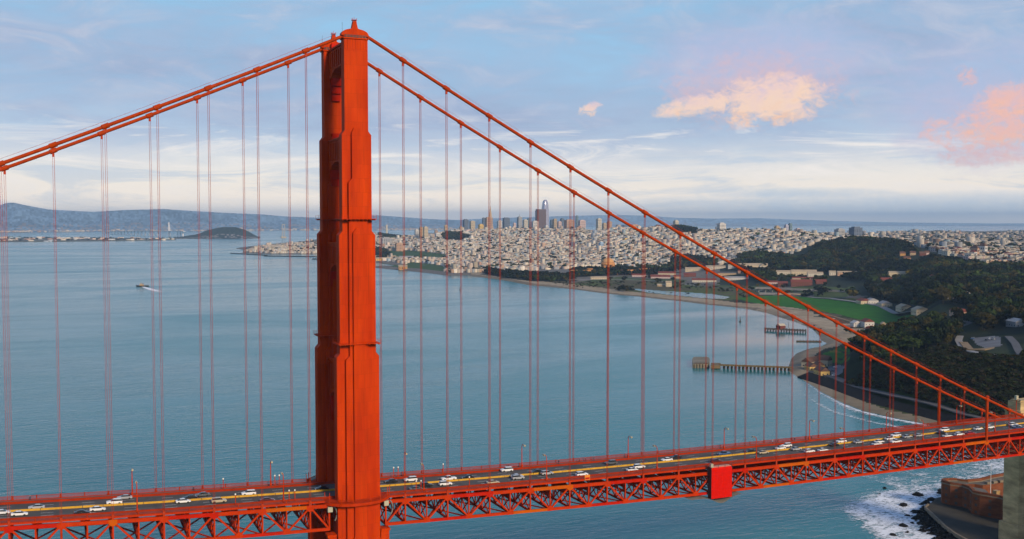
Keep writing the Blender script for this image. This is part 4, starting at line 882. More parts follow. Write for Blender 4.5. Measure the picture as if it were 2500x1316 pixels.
roofp = wall_ring(inset(WALLP, 0.949), 0.71/0.949, 15.6, 15.75, 'roof_terrace', mat('terrace', (0.13, 0.115, 0.09), 0.9), fort)
n = len(WALLP)
for i in range(n):                                         # gun ports in rows
    a = np.array(WALLP[i]); c = np.array(WALLP[(i+1) % n]); L = np.hypot(*(c-a))
    if L < 4: continue
    tdir = (c-a)/L; nor = np.array([tdir[1], -tdir[0]])
    if nor@(np.array([cx_, cy_])-a) > 0: nor = -nor
    kk = max(1, int(L/6.5))
    for q in range(kk):
        p = a+(c-a)*(q+0.5)/kk
        for z in (5.2, 9.0, 12.6):
            o = MB().box(-0.75, 0.75, -0.4, 0.06, 0, 1.5).build('gun_port', DARK, fort)
            o.location = (p[0]+nor[0]*0.0, p[1]+nor[1]*0.0, z); o.rotation_euler[2] = math.atan2(-nor[0], nor[1])
for q in range(6):
    MB().box(389+q*5, 392+q*5, 74, 76, 15.75, 17.0).build('gun_mount', STONE, fort)
for q, (a, c) in enumerate(((374, 55), (377, 50))): MB().box(a-1.4, a+1.4, c-1.4, c+1.4, 15.75, 18.6).build('stair_turret', mat('ochre_plaster', (0.35, 0.22, 0.09)), fort)
fp = tag(empty('flagpole', None, (370.2, 55.4, 15.7)), 'tall white flagpole standing on the roof of the brick fort', 'flagpole')
MB().tube([(0, 0, 0), (0, 0, 17.5)], [0.16, 0.08], 8).build('pole', WHITE, fp); MB().tube([(0, 0, 17.5), (0, 0, 17.7), (0, 0, 17.9)], [.08, .16, .05], 8).build('finial', WHITE, fp); MB().box(-.4, .4, -.4, .4, 0, .5).build('base', STONE, fp)
# sea wall and apron round the fort
apron = [(357.5, 86.5), (351.5, 83), (347.5, 76), (339.5, 62), (333, 51), (328, 40), (322, 20), (326, -20), (340, -60), (470, -60), (470, 96), (395, 97), (374, 96)]
tag(MB().extr(apron, 1.0, 4.4, 'z').build('fort_apron', mat('apron_paving', (0.038, 0.033, 0.023), 0.9, 0, 0.25, 0.15)), kind='structure')
sw = tag(empty('sea_wall', None, (340, 60, 0)), 'low granite sea wall curving round the brick fort', 'wall')
for a, c in zip(apron[:8], apron[1:9]):
    L = math.dist(a, c); kk = max(1, int(L/6))
    for q in range(kk):
        p = [a[i]+(c[i]-a[i])*q/kk for i in (0, 1)]; r = [a[i]+(c[i]-a[i])*(q+0.96)/kk for i in (0, 1)]
        MB().beam((p[0]-340, p[1]-60, 4.2), (r[0]-340, r[1]-60, 4.2), 1.0, 1.9).build('stone_block', STONE, sw)
# rocks
ROCK = mat('wet_rock', (0.011, 0.010, 0.009), 0.8, 0, 0.3, 0.5, 0.4, 0.1)
def rock_mesh(seed):
    r_ = np.random.default_rng(seed); mb = MB(); n, mrow = 9, 5
    for i in range(mrow):
        ph = math.pi*0.5*i/(mrow-1)
        for j in range(n):
            rr = math.cos(ph)*(0.75+0.5*r_.random())+0.05; mb.v.append((rr*math.cos(2*math.pi*j/n), rr*math.sin(2*math.pi*j/n)*0.75, math.sin(ph)*(0.6+0.3*r_.random())-0.15))
    for i in range(mrow-1):
        for j in range(n): mb.f.append((i*n+j, i*n+(j+1) % n, (i+1)*n+(j+1) % n, (i+1)*n+j)); mb.m.append(0)
    mb.f.append(tuple((mrow-1)*n+j for j in range(n))); mb.m.append(0)
    return mb.mesh('rock', [ROCK])
RKM = [rock_mesh(i) for i in range(5)]
rocks = [(2241, 1210, 3.6), (2205, 1235, 3.2), (2235, 1250, 2.2), (2255, 1265, 2.2), (2205, 1285, 2.8), (2227, 1278, 1.6), (2256, 1282, 2.4), (2286, 1276, 4.0), (2252, 1297, 2.6), (2180, 1307, 2.0), (2302, 1310, 3.4), (2325, 1308, 3.0), (2340, 1316, 3.0), (2160, 1192, 1.6), (2147, 1207, 1.2), (2295, 1205, 2.6), (2296, 1199, 2.4), (2240, 1268, 1.6), (2215, 1300, 1.5), (2283, 1318, 2.4), (2275, 1222, 3.4), (2262, 1228, 3.0), (2250, 1232, 2.0), (2262, 1244, 4.0), (2256, 1250, 3.0), (2267, 1258, 3.0), (2318, 1290, 2.0), (2277, 1265, 2.2)]
for i, (u, v, s) in enumerate(sorted(rocks)):
    p = at_z(u, v, 0.0); o = put('shore_rock', RKM[i % 5]); o.location = (p[0], p[1], -0.1); o.scale = (s, s, s*0.95); o.rotation_euler[2] = i*1.3
    tag(o, 'dark wet rock in the white surf off the fort, %s from the left' % ORD[i], 'rock', 'rocks in the surf')
mb = MB()
r_ = np.random.default_rng(5)
for (ax, ay), (bx2, by2) in zip(apron[:8], apron[1:9]):
    L = math.dist((ax, ay), (bx2, by2))
    for q in range(int(L*2.2)):
        f = r_.random(); off = abs(r_.normal())*4.0+0.4; s = 0.5+r_.random()*1.5
        tdx, tdy = (bx2-ax)/L, (by2-ay)/L; nx_, ny_ = tdy, -tdx
        if nx_ > 0: nx_, ny_ = -nx_, -ny_
        cxr, cyr = ax+(bx2-ax)*f+nx_*off, ay+(by2-ay)*f+ny_*off; k = len(mb.v); src = RKM[q % 5]
        for vv in src.vertices: mb.v.append((cxr+vv.co.x*s*1.3, cyr+vv.co.y*s*1.3, vv.co.z*s+max(0, 3.0-off*0.5)))
        for pl in src.polygons: mb.f.append(tuple(k+i for i in pl.vertices)); mb.m.append(0)
tag(mb.build('riprap', ROCK), 'dark riprap boulders piled along the fort sea wall', 'rocks', None, 'stuff')
# ---------------------------------------------------------------- surf
fm = bpy.data.materials.new('sea_foam'); fm.use_nodes = True; t = N(fm.node_tree); fm.node_tree.nodes.clear()
dens = t.new('ShaderNodeAttribute', attribute_name='dens').outputs['Color']
dsep = t.new('ShaderNodeSeparateColor', inp={0: dens}).outputs[0]
pos = t.new('ShaderNodeNewGeometry').outputs['Position']
mp = t.new('ShaderNodeMapping', inp={0: pos}); mp.inputs['Scale'].default_value = (0.10, 0.17, 1); mp.inputs['Rotation'].default_value = (0, 0, 0.5)
na = t.noise(mp.outputs[0], 1.0, 6.0, 0.68, 1.0); nb_ = t.noise(mp.outputs[0], 4.0, 4.0, 0.7, 0.6)
nn = t.math('ADD', t.math('MULTIPLY', na, 0.5), t.math('MULTIPLY', nb_, 0.5))
al = t.mapr(t.math('ADD', nn, t.math('SUBTRACT', dsep, 0.62)), 0.43, 0.57)
bs = t.new('ShaderNodeBsdfPrincipled', inp={'Base Color': (0.80, 0.84, 0.88, 1), 'Roughness': 0.9, 'Alpha': al})
fm.node_tree.links.new(bs.outputs[0], t.new('ShaderNodeOutputMaterial').inputs[0])
def foam_sheet(P, Fq, dn, label):
    me = np_mesh('surf_foam', P, Fq, [fm]); a = me.color_attributes.new('dens', 'FLOAT_COLOR', 'POINT')
    c = np.ones((len(P), 4), np.float32); c[:, :3] = dn[:, None]; a.data.foreach_set('color', c.ravel())
    tag(put('surf_foam', me), label, 'foam', None, 'stuff')
gx, gy = np.meshgrid(np.arange(280, 560, 3.0), np.arange(-40, 230, 3.0)); P2 = np.stack([gx.ravel(), gy.ravel()], 1)
AP = np.array(apron); ins = inside(P2, SH); s1 = seg_dist(P2, AP)
ang = wob(P2[:, 0], P2[:, 1], 18)
dn = np.clip(1.30-s1/(58+12*ang), 0, 0.67)
back = (P2[:, 1] > 97) & (P2[:, 0] > 380); dn = np.where(back, np.clip(0.84-(P2[:, 1]-97)/260+0.12*ang, 0, 0.72), dn)
dn = np.where(ins & (s1 > 3), 0, dn)*np.clip((P2[:, 1]+38)/30, 0, 1)
nr, nc = gx.shape; ii = np.arange(nr*nc).reshape(nr, nc); Fq = np.stack([ii[:-1, :-1], ii[:-1, 1:], ii[1:, 1:], ii[1:, :-1]], -1).reshape(-1, 4); Fq = Fq[dn[Fq].max(1) > 0.02]
foam_sheet(np.column_stack([P2, np.full(len(P2), 0.22)]), Fq, dn, 'churning white surf round the rocks of the fort')
sl_ = [(1927, 893), (1921, 904), (1945, 920), (1975, 937), (2010, 961), (2060, 986), (2110, 1005), (2180, 1021), (2240, 1032), (2290, 1041), (2330, 1046)]
V = []; dn = []; SHc = poly_z0(sl_)
fine = []
for a, c in zip(SHc[:-1], SHc[1:]):
    for q in range(8): fine.append(a+(c-a)*q/8)
fine.append(SHc[-1]); fine = np.array(fine); tg = np.gradient(fine, axis=0); tg /= np.hypot(tg[:, 0], tg[:, 1])[:, None]; nrm = np.stack([tg[:, 1], -tg[:, 0]], 1)
if np.mean((fine+nrm*30-CAM[None, :2])[:, 0]**2) > np.mean((fine-nrm*30-CAM[None, :2])[:, 0]**2): nrm = -nrm
ww = np.interp(np.arange(len(fine)), [0, 20, 45, len(fine)], [9, 12, 24, 30])
for k, (off, dd) in enumerate(((-4, 0.2), (2, 0.66), (8, 0.50), (14, 0.40), (22, 0.58), (30, 0.30), (42, 0))):
    V.append(np.column_stack([fine+nrm*(off*ww/20)[:, None], np.full(len(fine), 0.25)])); dn.append(np.full(len(fine), dd)*np.interp(np.arange(len(fine)), [0, 6, 20, 45, len(fine)], [0.35, 0.6, 0.8, 1.05, 1.05]))
V = np.concatenate(V); dn = np.concatenate(dn); nr, nc = 7, len(fine); ii = np.arange(nr*nc).reshape(nr, nc)
foam_sheet(V, np.stack([ii[:-1, :-1], ii[:-1, 1:], ii[1:, 1:], ii[1:, :-1]], -1).reshape(-1, 4), dn, 'thin white breaker line along the curved sea wall shore')

# sea wall and shore road below the bluff
wl = [(1975, 914), (2000, 922), (2040, 936), (2062, 944), (2095, 957), (2141, 974), (2187, 987), (2232, 998), (2278, 1009), (2346, 1025), (2400, 1036), (2470, 1047)]
wp = [at_z(u, v, 3.0)[:2] for u, v in wl]
rv = tag(empty('rock_revetment', None, (0, 0, 0)), 'dark rock revetment running along the shore road under the wooded bluff', 'sea wall')
for a, c in zip(wp[:-1], wp[1:]):
    tdir = (c-a)/np.hypot(*(c-a)); nrm1 = np.array([tdir[1], -tdir[0]])
    if nrm1@(np.array(CAM[:2])-a) < 0: nrm1 = -nrm1
    a2, c2 = a+nrm1*13, c+nrm1*13
    MB().add([(a[0], a[1], 5.6), (c[0], c[1], 5.6), (c2[0], c2[1], 1.0), (a2[0], a2[1], 1.0), (a[0], a[1], -1), (c[0], c[1], -1), (c2[0], c2[1], -1), (a2[0], a2[1], -1)], [(3, 2, 1, 0), (0, 1, 5, 4), (2, 3, 7, 6), (1, 2, 6, 5), (3, 0, 4, 7)]).build('rock_section', ROCK, rv)
def ribbon(name, pts, width, ma, lift=0.35, kind='structure'):
    """road laid over the ground"""
    P = np.array([ground(u, v)[:2] for u, v in pts]); fine = []
    for a, c in zip(P[:-1], P[1:]):
        k = max(1, int(np.hypot(*(c-a))/12))
        for q in range(k): fine.append(a+(c-a)*q/k)
    fine.append(P[-1]); fine = np.array(fine); tg = np.gradient(fine, axis=0); tg /= np.maximum(np.hypot(tg[:, 0], tg[:, 1]), 1e-6)[:, None]; nr_ = np.stack([-tg[:, 1], tg[:, 0]], 1)
    L, Rr = fine+nr_*width/2, fine-nr_*width/2; zl = height(L[:, 0], L[:, 1]); zr = height(Rr[:, 0], Rr[:, 1]); z = np.maximum(np.maximum(zl, zr), height(fine[:, 0], fine[:, 1]))+lift; z = np.convolve(np.pad(z, 2, 'edge'), np.ones(5)/5, 'valid')+0.15
    n = len(fine); mb = MB(); mb.v = [(*a, h) for a, h in zip(L, z)]+[(*a, h) for a, h in zip(Rr, z)]+[(*a, h-1.0) for a, h in zip(L, z)]+[(*a, h-1.0) for a, h in zip(Rr, z)]
    for i in range(n-1): mb.f += [(i+n, i+n+1, i+1, i), (i, i+1, 2*n+i+1, 2*n+i), (n+i+1, n+i, 3*n+i, 3*n+i+1)]; mb.m += [0]*3
    return tag(mb.build(name, ma), kind=kind)
ROADM = mat('road_grey', (0.085, 0.085, 0.09), 0.9, 0, 0.15, 0.05); PATHM = mat('pale_path', (0.24, 0.235, 0.23), 0.9, 0, 0.12, 0.05); DIRT = mat('dirt_path', (0.22, 0.155, 0.085), 0.9, 0, 0.2, 0.1)
ribbon('road', [(2020, 918), (2045, 925), (2070, 938), (2095, 949), (2141, 966), (2187, 979), (2278, 1001), (2346, 1017), (2400, 1028), (2470, 1039)], 10, ROADM)
ribbon('road', [(1960, 724), (2020, 728), (2080, 737), (2150, 747), (2240, 764)], 12, PATHM)
ribbon('path', [(1900, 752), (1990, 762), (2040, 774), (2100, 792)], 5, DIRT)
ribbon('road', [(2344, 822), (2340, 834), (2348, 848), (2372, 862), (2410, 869), (2432, 868)], 7, PATHM)
ribbon('path', [(2352, 838), (2368, 858), (2400, 856), (2440, 846)], 8, DIRT)
ribbon('road', [(2462, 824), (2478, 840), (2488, 862), (2500, 880)], 7, ROADM)
ribbon('road', [(2312, 785), (2340, 780), (2368, 790), (2352, 797), (2322, 798)], 6, ROADM)
ribbon('road', [(1700, 700), (1800, 704), (1900, 716), (1960, 723)], 10, ROADM)
ribbon('road', [(1380, 684), (1500, 682), (1600, 686), (1700, 698)], 10, PATHM)

# ---------------------------------------------------------------- piers, boat, buoys
TIMBER = mat('old_timber', (0.085, 0.062, 0.040), 0.85, 0, 0.25, 0.3); OCHRE = mat('weathered_deck', (0.15, 0.105, 0.05), 0.85, 0, 0.2, 0.2); OLDC = mat('old_concrete', (0.20, 0.175, 0.125), 0.9, 0, 0.25, 0.06)
wh = tag(empty('fishing_wharf', None, (0, 0, 0)), 'long narrow wharf with square concrete platform at its end by the yellow huts', 'pier')
def slab(par, name, px, z, th, ma):
    P = [tuple(at_z(u, v, z)[:2]) for u, v in px]; a = sum(P[i][0]*P[(i+1) % len(P)][1]-P[(i+1) % len(P)][0]*P[i][1] for i in range(len(P)))
    if a < 0: P = P[::-1]
    return MB().extr(P[::-1], z-th, z, 'z').build(name, ma, par)
slab(wh, 'platform', [(1691, 889), (1731, 889), (1733, 876), (1728, 871), (1694, 871), (1690, 876)], 4.5, 4.6, OLDC)
slab(wh, 'platform_kerb', [(1694, 887), (1729, 887), (1730, 885.5), (1694, 885.5)], 5.2, 0.7, TIMBER)
slab(wh, 'landing', [(1735, 892), (1758, 892), (1759, 886), (1736, 886)], 4.2, 3.6, OCHRE)
slab(wh, 'walkway', [(1757, 891.5), (1935, 897.5), (1935, 895), (1757, 888.5)], 4.2, 0.9, OCHRE)
slab(wh, 'walkway_rail', [(1757, 889.0), (1935, 895.2), (1935, 894.9), (1757, 888.7)], 5.3, 1.0, OCHRE)
for k in range(18):
    p = at_z(1768+k*9.3, 891.2+k*0.33, 4.0); MB().box(p[0]-0.55, p[0]+0.55, p[1]-1.4, p[1]+1.4, -2, 3.5).build('pile', TIMBER, wh)
for k in range(6):
    p = at_z(1694+k*7, 890, 4.0); MB().box(p[0]-0.5, p[0]+0.5, p[1]-1.2, p[1]-0.4, -2, 4.2).build('fender_pile', TIMBER, wh)
p2 = tag(empty('boat_pier', None, (0, 0, 0)), 'low timber pier with a small red shed off the sandy beach', 'pier')
slab(p2, 'deck', [(1866, 803), (1968, 808), (1968, 805), (1866, 799.5)], 3.4, 0.8, TIMBER)
for k in range(16):
    p = at_z(1868+k*6.6, 802.5+k*0.33, 3.0); MB().box(p[0]-0.4, p[0]+0.4, p[1]-0.8, p[1]+0.8, -2, 5.2 if k > 6 else 3.0).build('pile', TIMBER, p2)
p = at_z(1906, 802, 3.4); sh = MB().box(p[0]-5, p[0]+5, p[1]-5, p[1]+5, 3.4, 8.0).build('shed', mat('oxide_red', (0.13, 0.03, 0.02)), p2)
MB().extr([(p[1]-5.6, 8.0), (p[1]+5.6, 8.0), (p[1], 10.8)], p[0]-5.6, p[0]+5.6, 'x').build('shed_roof', mat('roof_cream', (0.5, 0.42, 0.3)), p2)
p = at_z(1925, 801, 3.4); MB().tube([(p[0], p[1], 3), (p[0], p[1], 13)], 0.3, 6).build('mast', TIMBER, p2)
gr = tag(empty('groin', None, (0, 0, 0)), 'thin dark timber groin reaching from the cove beach into the water', 'groin')
slab(gr, 'planking', [(1944, 832.3), (2006, 833.3), (2006, 831.8), (1944, 831.3)], 1.2, 1.6, TIMBER)
for k in range(8):
    p = at_z(1946+k*8, 832.2, 1.2); MB().box(p[0]-0.4, p[0]+0.4, p[1]-0.6, p[1]+0.6, -1, 1.9).build('pile', TIMBER, gr)
bp_ = at_z(348, 700, 0)
tug = tag(empty('tugboat', None, tuple(bp_), R(165)), 'dark tugboat with a cream wheelhouse trailing a pale wake across the bay', 'boat')
def hull(Lh, Wd, H, ma, par, mi='hull'):
    mb = MB(); S = [(-Lh/2, .75, 1.0), (-Lh/4, 1.0, .92), (Lh/6, .95, 1.0), (Lh*.38, .55, 1.25), (Lh/2, .06, 1.5)]
    for x, wv_, hh in S: mb.v += [(x, -Wd/2*wv_, H*hh), (x, -Wd/2*wv_*.7, -0.8), (x, Wd/2*wv_*.7, -0.8), (x, Wd/2*wv_, H*hh)]
    for i in range(4):
        for j in range(4): mb.f.append((i*4+j, i*4+(j+1) % 4, i*4+4+(j+1) % 4, i*4+4+j)); mb.m.append(0)
    mb.f += [(3, 2, 1, 0), (16, 17, 18, 19)]; mb.m += [0, 0]
    return mb.build(mi, ma, par)
hull(30, 9.5, 3.0, mat('tug_hull', (0.03, 0.028, 0.03)), tug); MB().box(-3, 7, -2.8, 2.8, 2.8, 5.6).build('deckhouse', mat('tug_house', (0.42, 0.26, 0.10)), tug); MB().box(1, 5.5, -2.2, 2.2, 5.6, 8.4).build('wheelhouse', mat('roof_cream', (0.5, 0.42, 0.3)), tug)
MB().box(0.9, 5.6, -2.26, 2.26, 6.9, 7.7).build('windows', DARK, tug); MB().tube([(-1.5, 0, 5.6), (-1.5, 0, 9)], 0.7, 8).build('funnel', mat('tug_funnel', (0.10, 0.03, 0.02)), tug); MB().tube([(4, 0, 8.4), (4, 0, 13)], 0.12, 6).build('mast', DARK, tug); MB().box(-14, -4, -3.4, 3.4, 2.7, 3.2).build('aft_deck', TIMBER, tug)
V = []; dn = []; bpv = Vector(bp_); d0 = (bpv-Vector(at_z(424, 724, 0))).normalized(); pr = Vector((-d0.y, d0.x, 0))
for i in range(20):
    f = i/19
    for j, q in enumerate((-1, -.4, 0, .4, 1)): V.append(bpv-d0*(8+f*330)+pr*(q*(6+f*34))+Vector((0, 0, .25))); dn.append((0.75*(1-f)+0.34)*(1-abs(q)**2))
ii = np.arange(100).reshape(20, 5); foam_sheet(np.array(V), np.stack([ii[:-1, :-1], ii[:-1, 1:], ii[1:, 1:], ii[1:, :-1]], -1).reshape(-1, 4), np.array(dn), 'pale wake spreading behind the tugboat')
for u, v, lb in ((1123, 708, 'small dark channel buoy on open water below the city front'), (1807, 786, 'small dark channel buoy beside the low timber pier')):
    p = at_z(u, v, 0); o = tag(empty('buoy', None, tuple(p)), lb, 'buoy')
    MB().tube([(0, 0, -0.5), (0, 0, 0.9), (0, 0, 1.2)], [2.0, 2.0, 1.2], 10).build('float', DARK, o); MB().tube([(0, 0, 1.1), (0, 0, 7.5)], [0.9, 0.35], 6).build('tower', DARK, o); MB().box(-.5, .5, -.5, .5, 7.4, 8.4).build('lantern', DARK, o)

# ---------------------------------------------------------------- buildings
WALLS = {'cream': (0.52, 0.43, 0.29), 'white': (0.54, 0.52, 0.48), 'ivory': (0.53, 0.48, 0.38), 'peach': (0.46, 0.29, 0.19), 'tan': (0.46, 0.34, 0.20), 'pink': (0.56, 0.42, 0.38), 'grey': (0.34, 0.34, 0.34), 'slate': (0.12, 0.15, 0.20), 'brown': (0.16, 0.12, 0.11), 'teal': (0.16, 0.23, 0.26), 'brick': (0.15, 0.050, 0.034), 'lilac': (0.40, 0.40, 0.48), 'yellow': (0.62, 0.42, 0.14), 'ochre': (0.48, 0.26, 0.09), 'sky': (0.30, 0.42, 0.55)}
ROOFS = {'red': (0.16, 0.040, 0.028), 'brown': (0.12, 0.06, 0.04), 'grey': (0.26, 0.26, 0.27), 'dark': (0.08, 0.08, 0.085), 'tan': (0.36, 0.29, 0.20), 'pale': (0.46, 0.44, 0.42)}
WM = {k: mat('wall_'+k, c, 0.85, 0, 0.10, 0.03) for k, c in WALLS.items()}; RM = {k: mat('roof_'+k, c, 0.85, 0, 0.15, 0.05) for k, c in ROOFS.items()}
WIN = mat('dark_window', (0.035, 0.045, 0.06), 0.25, 0, 0.1, 0.1, 0, 0.5)
def gabled(u, v, wd, ln, h, rh, rot, wc, rc, label, name='house', cat='house', group=None, floors=1, z=None, parent_only=False):
    p = ground(u, v); zz = p[2]-0.3
    o = tag(empty(name, None, (p[0], p[1], zz), R(rot)), label, cat, group)
    MB().box(-ln/2, ln/2, -wd/2, wd/2, -3, h).build('wall', WM[wc], o)
    e = 0.5
    MB().extr([(-wd/2-e, h-0.1), (wd/2+e, h-0.1), (0, h+rh)], -ln/2-e, ln/2+e, 'x').build('roof', RM[rc], o)
    n = max(2, int(ln/4.5)); m_ = max(1, int(wd/4.5))
    for fl in range(floors):
        z0 = 1.0+fl*3.2
        for k in range(n):
            x = -ln/2+(k+0.5)*ln/n
            for s in (-1, 1): MB().box(x-0.6, x+0.6, s*wd/2-0.06, s*wd/2+0.06, z0, z0+1.5).build('window', WIN, o)
        for k in range(m_):
            y = -wd/2+(k+0.5)*wd/m_
            for s in (-1, 1): MB().box(s*ln/2-0.06, s*ln/2+0.06, y-0.6, y+0.6, z0, z0+1.5).build('window', WIN, o)
    return o
B_ = gabled
hutl = 'huts on the point'
B_(1990, 892, 11, 40, 6, 4.5, 20, 'cream', 'brown', 'long cream hall with brown roof on the green point', 'hall', 'building')
B_(2012, 893, 10, 14, 7, 5, 110, 'cream', 'brown', 'cream gabled cross wing at the end of the long brown roofed hall', 'hall', 'building')
B_(1980, 903, 9, 13, 4.5, 3.6, 75, 'yellow', 'brown', 'yellow hut with brown roof closest to the wharf', 'hut', 'hut', hutl)
B_(1999, 900, 8, 12, 4.5, 3.4, 75, 'yellow', 'brown', 'yellow hut with brown roof half hidden behind two others', 'hut', 'hut', hutl)
B_(2006, 915, 10, 17, 5, 4.2, 75, 'yellow', 'brown', 'largest yellow hut with brown roof beside the parking lot', 'hut', 'hut', hutl)
B_(2089, 798, 12, 14, 6, 3.6, 70, 'white', 'pale', 'small white house with pale roof beside the sandy beach', floors=2)
B_(2117, 799, 15, 17, 9, 4.6, 70, 'white', 'red', 'tall white house with red roof at the edge of the bright green field', floors=2)
B_(2124, 808, 11, 14, 4, 3.8, 20, 'white', 'red', 'low red roofed annex in front of the tall white house')
B_(2156, 796, 7, 9, 4, 2.6, 60, 'tan', 'tan', 'small tan cottage at the field edge below the wooded bluff')
hang = 'sheds along the airfield'
for i, (u, v, l) in enumerate(((2108, 741, 44), (2128, 740.5, 30), (2160, 748, 34), (2207, 757, 40), (2246, 765, 34))):
    B_(u, v, 20, l*0.55, 6, 4.5, 70, 'cream' if i != 1 else 'white', ('red', 'grey', 'grey', 'tan', 'tan')[i], ('cream airfield shed with red roof, first counted from the left', 'white airfield shed with grey roof, second counted from the left', 'cream airfield shed with grey roof, third counted from the left', 'cream airfield shed with tan gable, fourth counted from the left', 'cream airfield shed with tan gable closest to the wooded bluff')[i], 'airfield_shed', 'shed', hang)
for i, (u, v, wd, ln, h, rh, rot, wc, rc, lb) in enumerate((
    (1632, 700, 12, 14, 10, 4.5, -22, 'cream', 'tan', 'cream two storey station house above the long lagoon'), (1617, 699, 9, 26, 4, 2.5, -22, 'tan', 'tan', 'low tan wing beside the cream station house'),
    (1461, 682, 12, 44, 5, 3.2, -20, 'cream', 'tan', 'low cream boathouse on the marsh in front of the domed rotunda'),
    (1719, 689, 16, 62, 6, 4.6, -32, 'ivory', 'red', 'long ivory barracks with red roof at the edge of the marsh'), (1684, 676, 20, 34, 7, 5, -32, 'brick', 'red', 'red brick hall with red roof left of the long ivory barracks'),
    (1653, 680, 12, 20, 6, 4, -32, 'peach', 'red', 'small peach house with red roof behind the station house'), (1612, 680, 16, 54, 5, 5.5, -38, 'pink', 'red', 'long low pink shed with wide red roof'), (1628, 672, 14, 50, 6, 5.0, -38, 'cream', 'red', 'cream shed with red roof behind the long pink shed'), (1560, 676, 12, 40, 5, 4.0, -30, 'pink', 'red', 'narrow pink shed with red roof right of the rotunda'),
    (1697, 662, 16, 60, 8, 4, -32, 'cream', 'tan', 'cream office block with tan roof behind the red brick hall'), (1747, 657, 16, 58, 8, 3.6, -32, 'ivory', 'tan', 'ivory office block with tan roof in front of the dark grove'), (1790, 655, 14, 30, 8, 3.6, -32, 'white', 'tan', 'white office block with tan roof left of the large cream hospital wing'),
    (1838, 657, 20, 82, 12, 5.5, -32, 'cream', 'tan', 'large cream hospital wing with tan roof among dark trees'), (1861, 660, 16, 22, 13, 6, 60, 'ivory', 'tan', 'ivory gabled end block of the large hospital wing'),
    (1798, 684, 12, 62, 6, 3.4, -32, 'white', 'grey', 'white arcaded row with grey roof by the highway'), (1775, 672, 13, 50, 6, 4, -32, 'tan', 'dark', 'tan quarters with dark roof above the white arcaded row'), (1812, 667, 11, 24, 6, 3.6, -32, 'peach', 'red', 'peach quarters with red roof among dark trees'),
    (1915, 672, 15, 42, 9, 4, -32, 'ivory', 'tan', 'ivory barracks block at the left of the brick barracks'), (1962, 672, 15, 64, 10, 4.4, -32, 'cream', 'tan', 'tall cream barracks block behind the brick barracks'), (1990, 676, 15, 38, 9, 4, -32, 'ivory', 'tan', 'ivory barracks block at the right of the tall cream block'), (1965, 684, 12, 62, 5, 3.4, -32, 'cream', 'red', 'low cream barracks with red roof behind the brick barracks'),
    (1956, 698, 16, 48, 10, 5.5, -32, 'brick', 'red', 'brick red barracks with steep red roof above the highway viaduct'), (1911, 699, 14, 22, 7, 5, -32, 'brick', 'red', 'small brick red house left of the brick barracks'), (2004, 693, 14, 24, 6, 5, -32, 'brick', 'red', 'brick red house right of the brick barracks'), (1885, 694, 12, 26, 5, 3.4, -32, 'pink', 'red', 'pink quarters with red roof close to the viaduct'),
    (2032, 672, 12, 16, 8, 4, -32, 'ivory', 'tan', 'small ivory house in the dark woods right of the barracks'), (2070, 671, 13, 52, 6, 3.4, -32, 'peach', 'tan', 'long peach lodge in the dark woods'), (2193, 675, 15, 46, 9, 3, -32, 'cream', 'tan', 'cream columned hospital deep in the dark woods'), (2163, 688, 13, 24, 5, 4.5, -32, 'brick', 'red', 'red roofed cottage below the columned hospital'), (2158, 702, 9, 24, 3.5, 2, -32, 'white', 'grey', 'low white shed below the red roofed cottage'),
    (2203, 625, 11, 14, 6, 5, -32, 'ochre', 'brown', 'ochre cottage in a clearing of the wooded hill'), (2228, 624, 11, 14, 6, 5, -32, 'tan', 'brown', 'tan cottage in a clearing of the wooded hill'), (2214, 636, 12, 17, 6, 5, -32, 'ochre', 'brown', 'lowest ochre cottage in the clearing of the wooded hill'), (2252, 624, 11, 16, 6, 5, -32, 'brick', 'brown', 'brick cottage right of the tan cottage on the wooded hill'), (2263, 623, 9, 11, 6, 5, -32, 'pink', 'brown', 'pink cottage furthest along the wooded hill clearing'),
    (2341, 770, 14, 26, 6, 4.5, 70, 'peach', 'red', 'peach villa with red roof above a small lawn on the bluff'), (2332, 800, 9, 20, 4, 3, 70, 'brick', 'red', 'low brick cottage below the small lawn on the bluff'), (2480, 797, 12, 20, 6, 3.5, 70, 'grey', 'pale', 'grey house with pale roof at the wood edge above the bluff'), (2322, 706, 9, 15, 4, 3, 70, 'white', 'pale', 'white cottage among the dark trees, upper of two'), (2276, 683, 7, 8, 8, 2.4, 70, 'white', 'red', 'small white house standing high among the dark trees'))):
    B_(u, v, wd, ln, h, rh, rot, wc, rc, lb, 'house' if wd < 14 else 'barracks', 'building' if ln > 24 else 'house', 'buildings of the wooded park', floors=2 if h > 7 else 1)
# rotunda with dome and colonnade
p = ground(1484, 664); rt_ = tag(empty('rotunda', None, (p[0], p[1], p[2]-0.5)), 'ochre domed rotunda with columns rising from trees at the city edge', 'monument')
OC = mat('ochre_stone', (0.50, 0.23, 0.075), 0.85, 0, 0.15, 0.05)
for k in range(8):
    a = 2*math.pi*(k+0.5)/8; o = MB().box(-3.2, 3.2, -3.2, 3.2, 0, 23).build('pier', OC, rt_)
    o.location = (18*math.cos(a), 18*math.sin(a), 0); o.rotation_euler[2] = a
MB().tube([(0, 0, 22.5), (0, 0, 24), (0, 0, 29), (0, 0, 30)], [21.5, 22.5, 21, 20], 16).build('entablature', OC, rt_)
MB().tube([(0, 0, 30+14*math.sin(a)) for a in np.linspace(0, 1.5, 8)], [19*math.cos(a)+0.2 for a in np.linspace(0, 1.5, 8)], 20).build('dome', mat('dome_tile', (0.56, 0.30, 0.12), 0.8), rt_, True)
MB().tube([(0, 0, 43.5), (0, 0, 46)], [2.4, 1.2], 8).build('lantern', OC, rt_)
